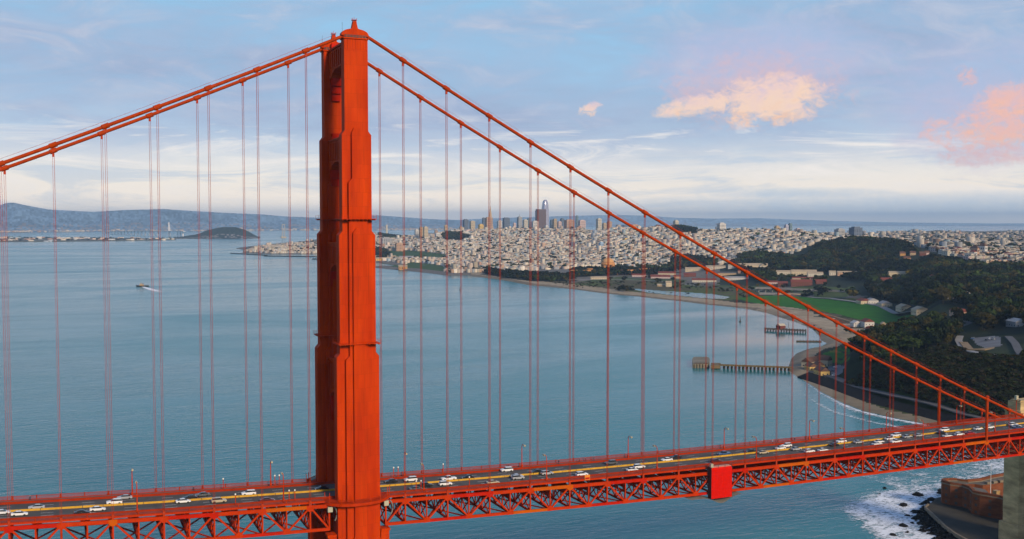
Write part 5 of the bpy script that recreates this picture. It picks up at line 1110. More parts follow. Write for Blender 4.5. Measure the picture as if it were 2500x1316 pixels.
for i, (u, v, ln) in enumerate(((1418, 672, 60), (1435, 668, 30), (1536, 671, 40), (1515, 672, 26), (1572, 668, 40))):
    p = ground(u, v); o = tag(empty('colonnade', None, (p[0], p[1], p[2]-0.5), R(-20+i*6)), 'ochre colonnade fragment among trees by the rotunda, %s counted from the left' % ORD[(0, 1, 3, 2, 4)[i]], 'colonnade', 'colonnade of the rotunda')
    MB().box(-ln/2, ln/2, -3, 3, 12, 15.5).build('entablature', OC, o)
    for k in range(int(ln/5)): MB().tube([(-ln/2+2.5+k*5, 0, 0), (-ln/2+2.5+k*5, 0, 12)], 1.0, 8).build('column', OC, o)
# highway viaduct
vd = tag(empty('viaduct', None, (0, 0, 0)), 'pale concrete highway viaduct crossing above the field', 'viaduct')
ua = [(1845, 714), (1900, 713.5), (1960, 713), (2020, 712.5), (2095, 712)]; vp = [ground(u, v) for u, v in ua]
VC = mat('viaduct_concrete', (0.27, 0.255, 0.235), 0.9, 0, 0.12, 0.05)
for a, c in zip(vp[:-1], vp[1:]):
    MB().beam((a[0], a[1], 12.5), (c[0], c[1], 12.5), 14, 3.0).build('span', VC, vd)
    MB().beam((a[0]-2.9, a[1]-6.4, 14.7), (c[0]-2.9, c[1]-6.4, 14.7), 0.5, 1.3).build('parapet', VC, vd)
    for q in (0.1, 0.4, 0.7):
        x, y = a[0]+(c[0]-a[0])*q, a[1]+(c[1]-a[1])*q; MB().box(x-1.2, x+1.2, y-3.5, y+3.5, -1, 11).build('column', VC, vd)
for i, (u0, u1, v) in enumerate(((1855, 1905, 719), (1900, 1975, 719.5), (2018, 2062, 716))):
    a, c = ground(u0, v), ground(u1, v); o = tag(MB().beam((a[0], a[1], 3.5), (c[0], c[1], 3.5), 10, 7).build('retaining_wall', VC if i != 1 else WM['tan']), ('pale retaining wall below the viaduct left end', 'tan retaining wall below the middle of the viaduct', 'pale retaining wall below the viaduct right end')[i], 'wall')

# ---------------------------------------------------------------- skyline
def facade(par, wx, wy, h, ma, n=5):
    mb = MB()
    for s in (-1, 1):
        for k in range(n):
            a = -wx/2+(k+0.5)*wx/n; mb.box(a-wx/n*0.34, a+wx/n*0.34, s*wy/2-0.5, s*wy/2+0.5, 0, h)
            a = -wy/2+(k+0.5)*wy/n; mb.box(s*wx/2-0.5, s*wx/2+0.5, a-wy/n*0.34, a+wy/n*0.34, 0, h)
    tag(mb.build('facade_piers', ma, par), kind='stuff')
def highrise(u0, u1, vt, d, c, label, ratio=1.0, cap=True, group='downtown towers', win=None, z0=None):
    um = (u0+u1)/2; r = ray(um, 560); hh = np.hypot(r[0], r[1]); P = CAM+r*d/hh
    a = abs(math.atan2(r[0], r[1])); W = (u1-u0)/FPX*d; wx = W/(math.cos(a)+ratio*math.sin(a)); wy = wx*ratio
    top = 165.8-(vt-537)/2520*d; base = float(height(P[0], P[1])[0])-4 if z0 is None else z0; base = max(base, 0); h = top-base
    o = tag(empty('office_tower' if h > 60 else 'apartment_block', None, (P[0], P[1], base)), label, 'building', group)
    hb = h-4.5 if cap else h
    MB().box(-wx/2, wx/2, -wy/2, wy/2, 0, hb).build('core', win or WIN, o); facade(o, wx, wy, hb+0.6, WM[c], 5 if W < 70 else 8)
    nf = max(3, int(hb/14)); mb = MB()
    for k in range(nf): z = hb*(k+0.8)/nf; mb.box(-wx/2-0.35, wx/2+0.35, -wy/2-0.35, wy/2+0.35, z-1.6, z+1.6)
    tag(mb.build('spandrel_bands', WM[c], o), kind='stuff')
    if cap: MB().box(-wx*0.32, wx*0.32, -wy*0.32, wy*0.32, hb, h).build('roof_house', WM[c], o)
    return o
HR = [(1130, 1144, 537, 6900, 'slate', 'dark blue slab tower, leftmost dark tower of downtown'), (1146, 1160, 541, 7000, 'cream', 'cream tower right of the leftmost dark slab'), (1167, 1181, 549, 6300, 'yellow', 'short yellowish block below the peach tower'), (1184, 1203, 532, 7050, 'peach', 'peach tower beside the pointed pyramid tower'), (1177, 1185, 533, 7300, 'slate', 'narrow dark tower on the left of the peach tower'), (1213, 1226, 540, 6600, 'white', 'slim white tower between the pyramid and a dark block'), (1227, 1245, 533, 7200, 'slate', 'broad dark blue block tower right of the slim white tower'), (1252, 1260, 546, 6900, 'pink', 'small pink tower between the dark block and the stepped grey tower'), (1262, 1275, 531, 7200, 'grey', 'grey stepped tower with thin spire'), (1276, 1289, 538, 6900, 'ivory', 'ivory tower with pale crown right of the spire'), (1287, 1296, 534, 7500, 'teal', 'teal grey tower behind the ivory crowned tower'), (1297, 1315, 541, 6500, 'white', 'white slab tower in front of the tall brown tower'), (1329, 1339, 552, 6200, 'white', 'small white block at the foot of the rounded glass tower'), (1343, 1351, 538, 7600, 'slate', 'blue grey tower right of the rounded glass tower'), (1349, 1360, 536, 7400, 'tan', 'tan tower right of the blue grey tower'), (1360, 1371, 542, 7000, 'pink', 'pink tower among the middle towers'), (1367, 1378, 535, 7500, 'slate', 'grey blue tower behind the wide brown block'), (1377, 1402, 538, 7000, 'peach', 'wide brownish block right of the grey blue tower'), (1405, 1412, 528, 7600, 'teal', 'slim teal tower with bright top'), (1411, 1430, 539, 6900, 'pink', 'wide pinkish tower right of the slim teal tower'), (1455, 1469, 535, 6300, 'ivory', 'cream slab tower standing alone left of the near cable'), (1470, 1481, 546, 6400, 'tan', 'tan block right of the lone cream slab'), (1481, 1494, 542, 6500, 'peach', 'peach block right of the tan block'), (1517, 1532, 551, 6000, 'slate', 'dark blue block between the two cables'), (1535, 1562, 550, 5800, 'peach', 'wide peach block between the two cables'), (1598, 1614, 552, 5400, 'brick', 'brick red apartment tower on the ridge'), (1643, 1657, 541, 5300, 'ivory', 'ivory tower on the treed hilltop'), (1650, 1676, 555, 5000, 'cream', 'cream apartment block below the treed hilltop'), (1680, 1694, 562, 4800, 'ivory', 'ivory block right of the treed hilltop'), (1697, 1712, 562, 4750, 'white', 'white block right of the ivory block'), (1735, 1748, 572, 4400, 'cream', 'cream block left of the white and teal tower'), (1750, 1772, 547, 4600, 'white', 'tall white and teal apartment tower standing on the ridge'), (1774, 1790, 561, 4600, 'brick', 'brick tinted block right of the tall white tower'), (1793, 1810, 560, 4600, 'ivory', 'ivory block in the ridge row'), (1811, 1829, 562, 4400, 'cream', 'bright cream block in the ridge row'), (1843, 1852, 562, 4600, 'tan', 'slim tan tower on the ridge'), (1890, 1903, 554, 4500, 'tan', 'tan tower left of the lilac and teal tower'), (1914, 1925, 551, 4500, 'lilac', 'lilac grey half of a twin tower on the ridge'), (1924, 1934, 548, 4520, 'teal', 'dark teal half of a twin tower on the ridge'), (1940, 1955, 560, 4450, 'pink', 'small pink block right of the twin tower'), (2038, 2062, 560, 4000, 'grey', 'grey brown block at the crest left of the wooded hill'), (2074, 2104, 556, 4000, 'slate', 'wide blue grey block at the crest of the wooded hill'), (1012, 1023, 562, 5900, 'white', 'pale slab left of the twin tan towers'), (1023, 1034, 556, 5900, 'tan', 'tan tower, left one of the twin pair'), (1033, 1045, 555, 5800, 'cream', 'cream lit tower, right one of the twin pair'), (1061, 1076, 570, 5700, 'white', 'white block right of the twin towers'), (1084, 1093, 551, 6200, 'cream', 'cream tower crowning the dark treed hill'), (1122, 1129, 554, 6300, 'cream', 'slim cream tower left of the leftmost dark slab'), (1134, 1152, 563, 5900, 'pink', 'wide pink block below the leftmost dark slab'), (929, 956, 581, 5400, 'grey', 'grey green apartment block below the slim white monument tower'), (964, 984, 594, 4900, 'peach', 'peach brick warehouse behind the green park slope'), (1116, 1134, 599, 5000, 'ivory', 'ivory block midway up the hill by a suspender'), (1170, 1186, 591, 5100, 'cream', 'striped cream block midway up the hill'), (1263, 1278, 584, 5100, 'white', 'white block midway up the hill'), (1390, 1404, 592, 4700, 'slate', 'dark block midway up the hill'), (1462, 1474, 592, 4400, 'sky', 'blue grey block midway up the hill'), (1520, 1535, 583, 4500, 'yellow', 'yellow domed block midway up the hill'), (1552, 1567, 594, 4250, 'ivory', 'ivory block midway up the hill below the far cable'), (1938, 1957, 606, 3500, 'peach', 'peach block above the dark trees of the park'), (2374, 2387, 577, 5600, 'white', 'white block on the distant right hand hillside'), (2462, 2468, 575, 6000, 'peach', 'slim peach tower on the distant right hand hillside'), (2480, 2493, 590, 4600, 'white', 'white block low on the distant right hand hillside'), (2372, 2392, 604, 3900, 'sky', 'blue and white block at the edge of the right hand woods')]
for u0, u1, vt, d, c, lb in HR: highrise(u0, u1, vt-(3.5 if 1590 < u0 < 2110 else 2), d, c, lb, 1.0 if u1-u0 < 16 else 0.7)
def tower_at(u, d, name, label):
    r = ray(u, 560); P = CAM+r*d/np.hypot(r[0], r[1]); b0 = max(0, float(height(P[0], P[1])[0])-4)
    return tag(empty(name, None, (P[0], P[1], b0)), label, 'building', 'downtown towers'), b0
o, b0 = tower_at(1197, 7274, 'pyramid_tower', 'slender tan pyramid shaped tower with needle tip in downtown'); zt = 165.8+(537-503)/2520*7274-b0
w0 = 22
MB().add([(-w0, -w0, 0), (w0, -w0, 0), (w0, w0, 0), (-w0, w0, 0), (-1, -1, zt), (1, -1, zt), (1, 1, zt), (-1, 1, zt)], BOXF).build('shaft', WM['tan'], o)
for s in (-1, 1): MB().add([(s*8, -3, zt*.45), (s*16, -3, zt*.45), (s*16, 3, zt*.45), (s*8, 3, zt*.45), (s*4, -2, zt*.82), (s*7, -2, zt*.82), (s*7, 2, zt*.82), (s*4, 2, zt*.82)], BOXF).build('wing', WM['tan'], o)
o, b0 = tower_at(1320, 7302, 'office_tower', 'tall dark brown bay windowed tower, darkest of downtown'); zt = 165.8+(537-511)/2520*7302-b0
BRN = mat('brown_granite', (0.125, 0.085, 0.085), 0.4); hw = 30
MB().box(-hw, hw, -22, 22, 0, zt).build('shaft', BRN, o); MB().box(-hw-6, -hw, -16, 16, 0, zt-12).build('side_wing', BRN, o); MB().box(hw, hw+5, -16, 16, 0, zt-16).build('side_wing', BRN, o)
for k in range(10): x = -hw+3+k*6; MB().box(x, x+3.2, -23.6, -22, 0, zt-4).build('bay_column', BRN, o)
for k in range(7): y = -21+k*6.2; MB().box(-hw-1.5, -hw-.05, y, y+3.2, 0, zt-6).build('bay_column', BRN, o)
o, b0 = tower_at(1331, 7955, 'glass_tower', 'tallest rounded glass tower of downtown with pale lilac top'); zt = 165.8+(537-488)/2520*7955-b0
LG = mat('lilac_glass', (0.34, 0.34, 0.42), 0.18, 0.25, 0.06, 0.02, 0, 0.6)
zs = [0, .55, .7, .8, .88, .94, .98, 1.0]; rs = [26, 25.5, 24.5, 23, 20.5, 17, 12.5, 8]
mb = MB(); nseg = 20
for f, r0 in zip(zs, rs):
    for j in range(nseg):
        a = 2*math.pi*j/nseg; ca, sa = math.cos(a), math.sin(a); q = (abs(ca)**4+abs(sa)**4)**-0.25; mb.v.append((r0*q*ca, r0*q*sa, zt*f))
for i in range(len(zs)-1):
    for j in range(nseg): mb.f.append((i*nseg+j, i*nseg+(j+1) % nseg, (i+1)*nseg+(j+1) % nseg, (i+1)*nseg+j)); mb.m.append(0)
mb.f.append(tuple((len(zs)-1)*nseg+j for j in range(nseg))); mb.m.append(0); mb.build('shaft', LG, o, True)
for k in range(14): MB().tube([(0, 0, zt*(.06*k+.08)), (0, 0, zt*(.06*k+.08)+2)], 26.2-max(0, (.06*k+.08-.55))*14, 20).build('floor_fin', WM['lilac'], o)
o, b0 = tower_at(944, 6817, 'memorial_tower', 'slim white fluted column tower on a dark wooded hill'); zt = 165.8+(537-549)/2520*6817-b0
MB().tube([(0, 0, 0), (0, 0, zt*.86)], 6.2, 12).build('shaft', WM['ivory'], o); MB().tube([(0, 0, zt*.86), (0, 0, zt*.88), (0, 0, zt)], [6.6, 6.8, 6.2], 12).build('crown', WM['ivory'], o); MB().box(-11, 11, -11, 11, -3, 6).build('plinth', WM['ivory'], o)
r = ray(1268.5, 560); P = CAM+r*7200/np.hypot(r[0], r[1]); o = tag(empty('spire', None, (P[0], P[1], 165.8+(537-532)/2520*7200)), 'thin grey spire on top of the stepped grey tower', 'spire')
MB().tube([(0, 0, -1), (0, 0, 8), (0, 0, 28)], [5, 2.5, .5], 8).build('needle', WM['grey'], o); MB().box(-6, 6, -6, 6, -2, 3).build('base', WM['grey'], o)
# waterfront sheds by the old army pier
for i, (u0, u1, v, c, rc, lb) in enumerate(((905, 950, 637, 'yellow', 'tan', 'long yellow pier shed at the water beside the tower'), (915, 966, 632, 'ochre', 'tan', 'long ochre pier shed behind the yellow one'), (973, 994, 657, 'ochre', 'tan', 'small ochre boathouse on the harbour spit'), (975, 1010, 633, 'cream', 'grey', 'cream hall at the foot of the green park'))):
    p = ground((u0+u1)/2, v); d = np.hypot(*(p-CAM)[:2]); W = (u1-u0)/FPX*d
    o = tag(empty('pier_shed', None, (p[0], p[1], p[2]-0.3), -YAW+R(10)), lb, 'building', 'sheds on the city waterfront')
    MB().box(-W/2, W/2, -10, 10, -2, 9).build('wall', WM[c], o); MB().extr([(-11, 8.9), (11, 8.9), (0, 14)], -W/2-1, W/2+1, 'x').build('roof', RM[rc], o)
    for k in range(int(W/8)): x = -W/2+4+k*8; MB().box(x-1.6, x+1.6, -10.1, -9.9, 1.5, 6).build('window', WIN, o)
# jetties and breakwaters off the city shore
for i, (pts, lb) in enumerate((([(566, 618), (650, 622.5)], 'long thin jetty furthest left off the city waterfront'), ([(647, 624.5), (772, 626.2)], 'long thin curved breakwater left of the bridge tower'), ([(765, 631.5), (790, 632)], 'short dark breakwater end touching the bridge tower edge'))):
    a, c = at_z(*pts[0], 2), at_z(*pts[1], 2); o = tag(empty('breakwater', None, (0, 0, 0)), lb, 'breakwater', 'breakwaters of the city harbour')
    MB().beam((a[0], a[1], 0.2), (c[0], c[1], 0.2), 16, 5).build('stone_bank', ROCK, o); MB().beam((a[0], a[1], 2.9), (c[0], c[1], 2.9), 9, 0.6).build('crest_walk', mat('bank_top', (0.10, 0.10, 0.09)), o)
# ---------------------------------------------------------------- city houses
CITY_W = np.array([(0.66, 0.57, 0.45), (0.70, 0.64, 0.54), (0.58, 0.50, 0.38), (0.55, 0.44, 0.36), (0.48, 0.48, 0.47), (0.62, 0.50, 0.40), (0.50, 0.34, 0.24), (0.38, 0.42, 0.46), (0.30, 0.30, 0.31), (0.62, 0.56, 0.44), (0.40, 0.24, 0.17), (0.34, 0.42, 0.44)])
CITY_R = np.array([(0.40, 0.37, 0.34), (0.28, 0.27, 0.26), (0.46, 0.41, 0.35), (0.48, 0.41, 0.32), (0.30, 0.16, 0.11), (0.18, 0.18, 0.18)])
wp_ = [.17, .17, .12, .10, .09, .11, .05, .05, .03, .06, .02, .03]
xg0, xg1, yg0, yg1 = 300, 8600, 900, 8200
H = []
bx_, by_ = 150.0, 108.0                                    # street grid
for X0 in np.arange(xg0, xg1, bx_):
    for Y0 in np.arange(yg0, yg1, by_):
        cu = col_of(np.array([X0]), np.array([Y0]))[0]; d = math.hypot(X0-CAM[0], Y0-CAM[1])
        if cu < 540 or cu > 2640 or d > 8200 or d < 2400: continue
        step = 8.5 if d < 4600 else (10.5 if d < 5600 else 13.0); bt = 0.85+0.3*rng.random(); bh = 7.5+3.0*rng.random()
        for side in (0, 1):
            x = X0+9
            while x < X0+bx_-9:
                wv_ = step*(0.75+0.6*rng.random()); dp = 14+10*rng.random()
                yy = Y0+9+dp/2 if side == 0 else Y0+by_-9-dp/2
                H.append((x+wv_/2, yy, wv_*0.97, dp, bh+2.2*rng.random()+(rng.random() < 0.07)*7*rng.random()+(rng.random() < 0.02)*14, bt)); x += wv_
        for q in range(4):
            H.append((X0+25+q*33, Y0+by_/2+rng.normal()*4, 9+8*rng.random(), 9+10*rng.random(), 5+4*rng.random(), bt))
H = np.array(H); hu = col_of(H[:, 0], H[:, 1]); hd = np.hypot(H[:, 0]-CAM[0], H[:, 1]-CAM[1]); P = H[:, :2]
hz = height(H[:, 0], H[:, 1]); sd = seg_dist(P, SH); ins = inside(P, SH)
front = np.interp(hu, [540, 900, 1000, 1100, 1250, 1400, 1500, 1600, 1700, 1800, 1900, 2000, 2100, 2200, 2300, 2420, 2640], [4300, 4300, 3700, 3150, 3230, 3420, 3480, 3450, 3330, 3300, 3250, 3480, 3560, 3450, 2900, 2640, 2600])
keep = ins & (sd > 12) & (hd > front) & ~any_in(P, WOODS+[MARINA, FMASON, MARSH, FLAT, GRASS]) & (rng.random(len(H)) < 0.93)
keep &= ~((hu > 2010) & (hu < 2240) & (hd < 3500))
keep &= (hd < np.interp(hu, [540, 900, 1000, 1400, 1600, 1800, 2000, 2200, 2640], [5600, 6900, 6500, 6300, 5600, 5000, 4700, 7900, 7900]))
H, hz, hu, hd = H[keep], hz[keep], hu[keep], hd[keep]
wi = rng.choice(len(CITY_W), len(H), p=np.array(wp_)/sum(wp_)); ri = rng.choice(len(CITY_R), len(H), p=[.32, .14, .2, .16, .08, .10])
tone = (0.58+0.36*rng.random(len(H)))*H[:, 5]*np.where(hu > 2150, 0.78, 1.0); H = H[:, :5]
# visible size: tallest-looking unobstructed fronts first
order = np.argsort(hd)[:]; big = order[:300]
rest = np.setdiff1d(np.arange(len(H)), big)
def boxes_mesh(h, z, wc, rc):
    n = len(h); cx, cy, wx, wy, hh = h.T; z0 = z-4; z1 = z+hh
    sx = np.array([-1, 1, 1, -1, -1, 1, 1, -1])*0.5; sy = np.array([-1, -1, 1, 1, -1, -1, 1, 1])*0.5; top = np.array([0, 0, 0, 0, 1, 1, 1, 1])
    V = np.stack([cx[:, None]+wx[:, None]*sx, cy[:, None]+wy[:, None]*sy, np.where(top, z1[:, None], z0[:, None])], -1).reshape(-1, 3)
    F0 = np.array([(4, 5, 6, 7), (0, 1, 5, 4), (1, 2, 6, 5), (2, 3, 7, 6), (3, 0, 4, 7)])
    Fq = (F0[None]+8*np.arange(n)[:, None, None]).reshape(-1, 4)
    c = np.repeat(wc[:, None, :], 5, 1); c[:, 0] = rc
    return V, Fq, c.reshape(-1, 3)
CITYM = mat('city_houses', (1, 1, 1), 0.85, 0, 0.16, 0.09, 0, 0.25, attr='tint')
V, Fq, c = boxes_mesh(H[rest], hz[rest], CITY_W[wi[rest]]*tone[rest][:, None], CITY_R[ri[rest]]*tone[rest][:, None])
tag(put('city_houses', np_mesh('city_houses', V, Fq, [CITYM], c)), 'dense pale city houses climbing the hills behind the waterfront', 'houses', None, 'stuff')
HM = {}
def house_meshes():
    w_ = MB().box(-.5, .5, -.5, .5, -.4, 1).mesh('house_wall', [WM['white']])
    flat = MB().box(-.52, .52, -.52, .52, 1.0, 1.06).box(-.52, .52, -.52, -.47, 1.06, 1.12).box(-.3, -.1, .1, .3, 1.06, 1.2).mesh('flat_roof', [RM['grey']])
    hip = MB().add([(-.54, -.54, 1), (.54, -.54, 1), (.54, .54, 1), (-.54, .54, 1), (0, -.2, 1.32), (0, .2, 1.32)], [(0, 1, 4), (1, 2, 5, 4), (2, 3, 5), (3, 0, 4, 5), (3, 2, 1, 0)]).mesh('hip_roof', [RM['red']])
    win = MB()
    for z in (.25, .65):
        for k in (-.28, 0, .28): win.box(k-.07, k+.07, -.515, -.49, z, z+.18).box(-.515, -.49, k-.07, k+.07, z, z+.18)
    return w_, flat, hip, win.mesh('house_windows', [WIN])
hwm, hfl, hhp, hwn = house_meshes()
wkeys = [('white', 'white'), ('ivory', 'ivory'), ('cream', 'cream'), ('pink', 'pink'), ('grey', 'grey'), ('peach', 'peach')]; rkeys = ['grey', 'dark', 'pale', 'tan', 'red', 'brown']
hcount = {}
for k in sorted(big, key=lambda q: hu[q]):
    x, y, wx, wy, hh = H[k]; wk = wkeys[int(wi[k]) % 6][0]; rk = rkeys[int(ri[k])]
    o = empty('row_house', None, (x, y, hz[k]-0.2)); o.scale = (wx, wy, hh)
    a = put('wall', hwm, o); a.material_slots[0].link = 'OBJECT'; a.material_slots[0].material = WM[wk]
    b2 = put('roof', hhp if rk in ('red', 'brown', 'tan') else hfl, o); b2.material_slots[0].link = 'OBJECT'; b2.material_slots[0].material = RM[rk]
    tag(put('windows', hwn, o), kind='stuff')
    n_ = hcount.get((wk, rk), 0); hcount[(wk, rk)] = n_+1
    tag(o, 'small %s house with %s roof in the low city front rows, %s from the left' % (wk, rk, ORD[min(n_, 44)]), 'house', '%s houses with %s roofs in the front rows' % (wk, rk))

# ---------------------------------------------------------------- trees
LEAF = [mat('foliage_dark', (0.012, 0.020, 0.006), 0.9, 0, 0.35, 0.10, 0, 0.15), mat('foliage_olive', (0.038, 0.032, 0.007), 0.9, 0, 0.35, 0.10, 0, 0.15), mat('foliage_green', (0.024, 0.040, 0.008), 0.9, 0, 0.35, 0.10, 0, 0.15)]
BARK = mat('bark', (0.07, 0.055, 0.04), 0.9)
def crown_arrays(seed, n, leaf):
    """leaf clumps spread through lobes of a unit crown: height 1, widest about 0.75"""
    r_ = np.random.default_rng(seed); L = r_.integers(5, 8); c = np.column_stack([r_.normal(0, .17, L), r_.normal(0, .17, L), .38+.48*r_.random(L)]); rad = .16+.14*r_.random(L)
    k = r_.integers(0, L, n); dirs = r_.normal(size=(n, 3)); dirs /= np.linalg.norm(dirs, axis=1)[:, None]; dirs[:, 2] = np.abs(dirs[:, 2])*0.9-0.2*(r_.random(n) < .4)
    p = c[k]+dirs*(rad[k]*(0.65+0.45*r_.random(n)))[:, None]
    a = dirs+r_.normal(0, .6, (n, 3)); a /= np.linalg.norm(a, axis=1)[:, None]; t1 = np.cross(a, r_.normal(size=(n, 3))); t1 /= np.linalg.norm(t1, axis=1)[:, None]; t2 = np.cross(a, t1); s = leaf*(0.6+0.8*r_.random(n))[:, None]
    V = np.stack([p-t1*s-t2*s*.7, p+t1*s-t2*s*.5, p+t1*s*.6+t2*s, p-t1*s*.7+t2*s*.8], 1)
    return V
def tree_meshes(seed, li):
    V = crown_arrays(seed, 420, .062); me = np_mesh('crown', V.reshape(-1, 3), np.arange(420*4).reshape(-1, 4), [LEAF[li]])
    tk = MB().tube([(0, 0, -.06), (.01, 0, .25), (-.01, .01, .5), (0, 0, .75)], [.03, .022, .015, .006], 6)
    r_ = np.random.default_rng(seed)
    for q in range(5):
        a = q*1.25+r_.random(); z0 = .28+.08*q; tk.tube([(0, 0, z0), (.12*math.cos(a), .12*math.sin(a), z0+.10), (.22*math.cos(a), .22*math.sin(a), z0+.22)], [.012, .008, .003], 5)
    return me, tk.mesh('trunk', [BARK])
TREES = [tree_meshes(20+i, i % 3) for i in range(9)]
T = []
def scatter(poly, spacing, hmin, hmax, avoid=True, jitter=1.0):
    lo, hi = poly.min(0), poly.max(0); n = int((hi-lo).prod()/spacing**2)
    if n < 1: return
    Q = lo+(hi-lo)*rng.random((min(n, 60000), 2)); Q = Q[inside(Q, poly)]
    if avoid: Q = Q[~any_in(Q, OPEN)]
    for q in Q: T.append((q[0], q[1], (hmin+(hmax-hmin)*rng.random())*(1.25 if rng.random() < 0.2 else 1.0)))
for i, q in enumerate(WOODS):
    sp = [12, 12, 8.0, 7.5, 10, 12, 15, 12, 12, 13, 13, 13, 13, 13][i]; hh = [(10, 17), (11, 18), (10, 16), (7, 12), (12, 19), (9, 14), (10, 18), (14, 20), (12, 19), (14, 20), (10, 16), (10, 16), (12, 18), (10, 16)][i]
    scatter(q, sp, *hh)
for q in OPEN: scatter(q, 22, 8, 15, False)
scatter(FLAT, 60, 6, 12); scatter(MARSH, 75, 3, 6)
for u, v, h in ((1520, 712, 15), (1527, 711, 14), (1515, 710, 13), (1536, 711, 12), (1542, 712, 9), (1510, 711, 10), (1531, 713, 12), (2006, 722, 20), (2001, 724, 15), (2075, 728, 24), (2079, 730, 22), (1965, 726, 9), (1972, 726, 9), (1960, 727, 8), (1765, 712, 8), (1775, 713, 7), (2143, 800, 15), (2148, 806, 14), (2066, 812, 7), (2078, 815, 7), (2090, 818, 7), (2094, 846, 14), (2086, 850, 12), (2103, 842, 13), (2340, 808, 12), (2330, 812, 12)):
    p = ground(u, v); T.append((p[0], p[1], h))
# street trees in the city
for q in np.flatnonzero(hu > 2200)[::9]: T.append((H[q, 0]+rng.normal()*8, H[q, 1]+12+rng.normal()*6, 9+8*rng.random()))
k = rng.choice(len(H), 4200, replace=False)
for q in k: T.append((H[q, 0]+rng.normal()*6, H[q, 1]+12+rng.normal()*5, 8+8*rng.random()))
T = np.array(T); tzv = height(T[:, 0], T[:, 1]); td = np.hypot(T[:, 0]-CAM[0], T[:, 1]-CAM[1]); ok = (tzv > 0.8) & ~inside(T[:, :2], PLOT([(2334, 818), (2450, 815), (2505, 835), (2505, 885), (2440, 878), (2360, 872), (2334, 848)])); T, tzv, td = T[ok], tzv[ok], td[ok]
bld = np.array([o.matrix_basis.translation[:2] for o in scene.objects if o.parent is None and o.get('category') in ('house', 'building', 'hut', 'shed') and o.type == 'EMPTY' and o.name.split('.')[0] != 'row_house'])
vd_ = bld-CAM[None, :2]; vd_ /= np.hypot(vd_[:, 0], vd_[:, 1])[:, None]
def clear_of(a):
    q = a[:2]-bld; al_ = q[:, 0]*vd_[:, 0]+q[:, 1]*vd_[:, 1]; la = np.abs(q[:, 0]*vd_[:, 1]-q[:, 1]*vd_[:, 0])
    return not np.any((la < 24) & (al_ > -70) & (al_ < 14))
ok = np.array([td[i] > 3600 or clear_of(a) for i, a in enumerate(T)]); T, tzv, td = T[ok], tzv[ok], td[ok]
tu = col_of(T[:, 0], T[:, 1])
o_ = np.argsort(-T[:, 2]/td); sel = o_[:300]; rst = o_[300:]
tcount = {}
for i, k in enumerate(sorted(sel, key=lambda q: tu[q])):
    me, tk = TREES[i % 9]; h = T[k, 2]*1.12
    o = empty('tree', None, (T[k, 0], T[k, 1], tzv[k]-0.4), rng.random()*6.28); o.scale = (h*(.85+.5*rng.random()), h*(.85+.5*rng.random()), h)
    put('crown', me, o); put('trunk', tk, o)
    kind = ('dark evergreen', 'olive brown', 'mid green')[i % 3]
    zone = 'by the lagoon marsh' if tu[k] < 1800 else ('along the shore park' if tu[k] < 2080 else ('on the wooded bluff' if tu[k] < 2345 else 'at the bluff overlook'))
    size = 'tall' if T[k, 2] > 17 else 'low'; n_ = tcount.get((kind, zone, size), 0); tcount[(kind, zone, size)] = n_+1
    tag(o, '%s %s tree %s, %s such from the left' % (size, kind, zone, ORD[min(n_, 44)]), 'tree', '%s %s trees %s' % (size, kind, zone))
VV = []; CC = []
cr = [crown_arrays(60+i, 70, .115) for i in range(8)]
base_c = np.array([(0.015, 0.023, 0.007), (0.038, 0.032, 0.008), (0.025, 0.040, 0.009), (0.011, 0.018, 0.009)])
tw = wob(T[:, 0], T[:, 1], 16)
for i, k in enumerate(rst):
    h = T[k, 2]*1.1; a = rng.random()*6.28; ca, sa = math.cos(a), math.sin(a); w_ = h*(.9+.5*rng.random()); v_ = cr[i % 8]
    VV.append(np.stack([T[k, 0]+w_*(v_[..., 0]*ca-v_[..., 1]*sa), T[k, 1]+w_*(v_[..., 0]*sa+v_[..., 1]*ca), tzv[k]-0.16*h+h*v_[..., 2]*1.05], -1)); CC.append(np.tile(base_c[rng.integers(4)]*(.7+.6*rng.random())*(1+.45*np.clip(tw[k], -1.2, 2)), (70, 1)))
VV = np.concatenate(VV).reshape(-1, 3); CC = np.concatenate(CC)
WOODM = mat('wood_foliage', (1, 1, 1), 0.95, 0, 0.3, 0.08, 0, 0.1, attr='tint')
tag(put('woods', np_mesh('woods', VV, np.arange(len(VV)).reshape(-1, 4), [WOODM], CC)), 'dark evergreen woods covering the park hills and city hilltops', 'woods', None, 'stuff')
# scrub on the bluff
LOOKOUT = PLOT([(2334, 812), (2450, 812), (2505, 830), (2505, 885), (2440, 878), (2360, 872), (2334, 845)])
S = []
for q, n, s0 in ((PLOT([(2062, 938), (2090, 890), (2180, 870), (2300, 850), (2420, 850), (2540, 870), (2540, 1030), (2400, 1025), (2250, 985), (2120, 950)]), 6500, 3.2), (PLOT([(2330, 815), (2380, 812), (2375, 850), (2340, 850)]), 120, 3.0), (MARSH, 500, 2.4)):
    lo, hi = q.min(0), q.max(0); Q = lo+(hi-lo)*rng.random((n*4, 2)); Q = Q[inside(Q, q)][:n]; dk = wob(Q[:, 0], Q[:, 1], 14) +0.5*wob(Q[:, 1], Q[:, 0], 4) > np.where(inside(Q, MEADOW), 1.3, -0.9); Q = Q[dk]
    Q = Q[~any_in(Q, [PARK, LOT, GRASS_B, LAGOON, LOOKOUT])]
    for a in Q: S.append((a[0], a[1], s0*(.6+.9*rng.random())))
S = np.array(S); sz = height(S[:, 0], S[:, 1]); ok = sz > 1.5; S, sz = S[ok], sz[ok]; VV = []; CC = []
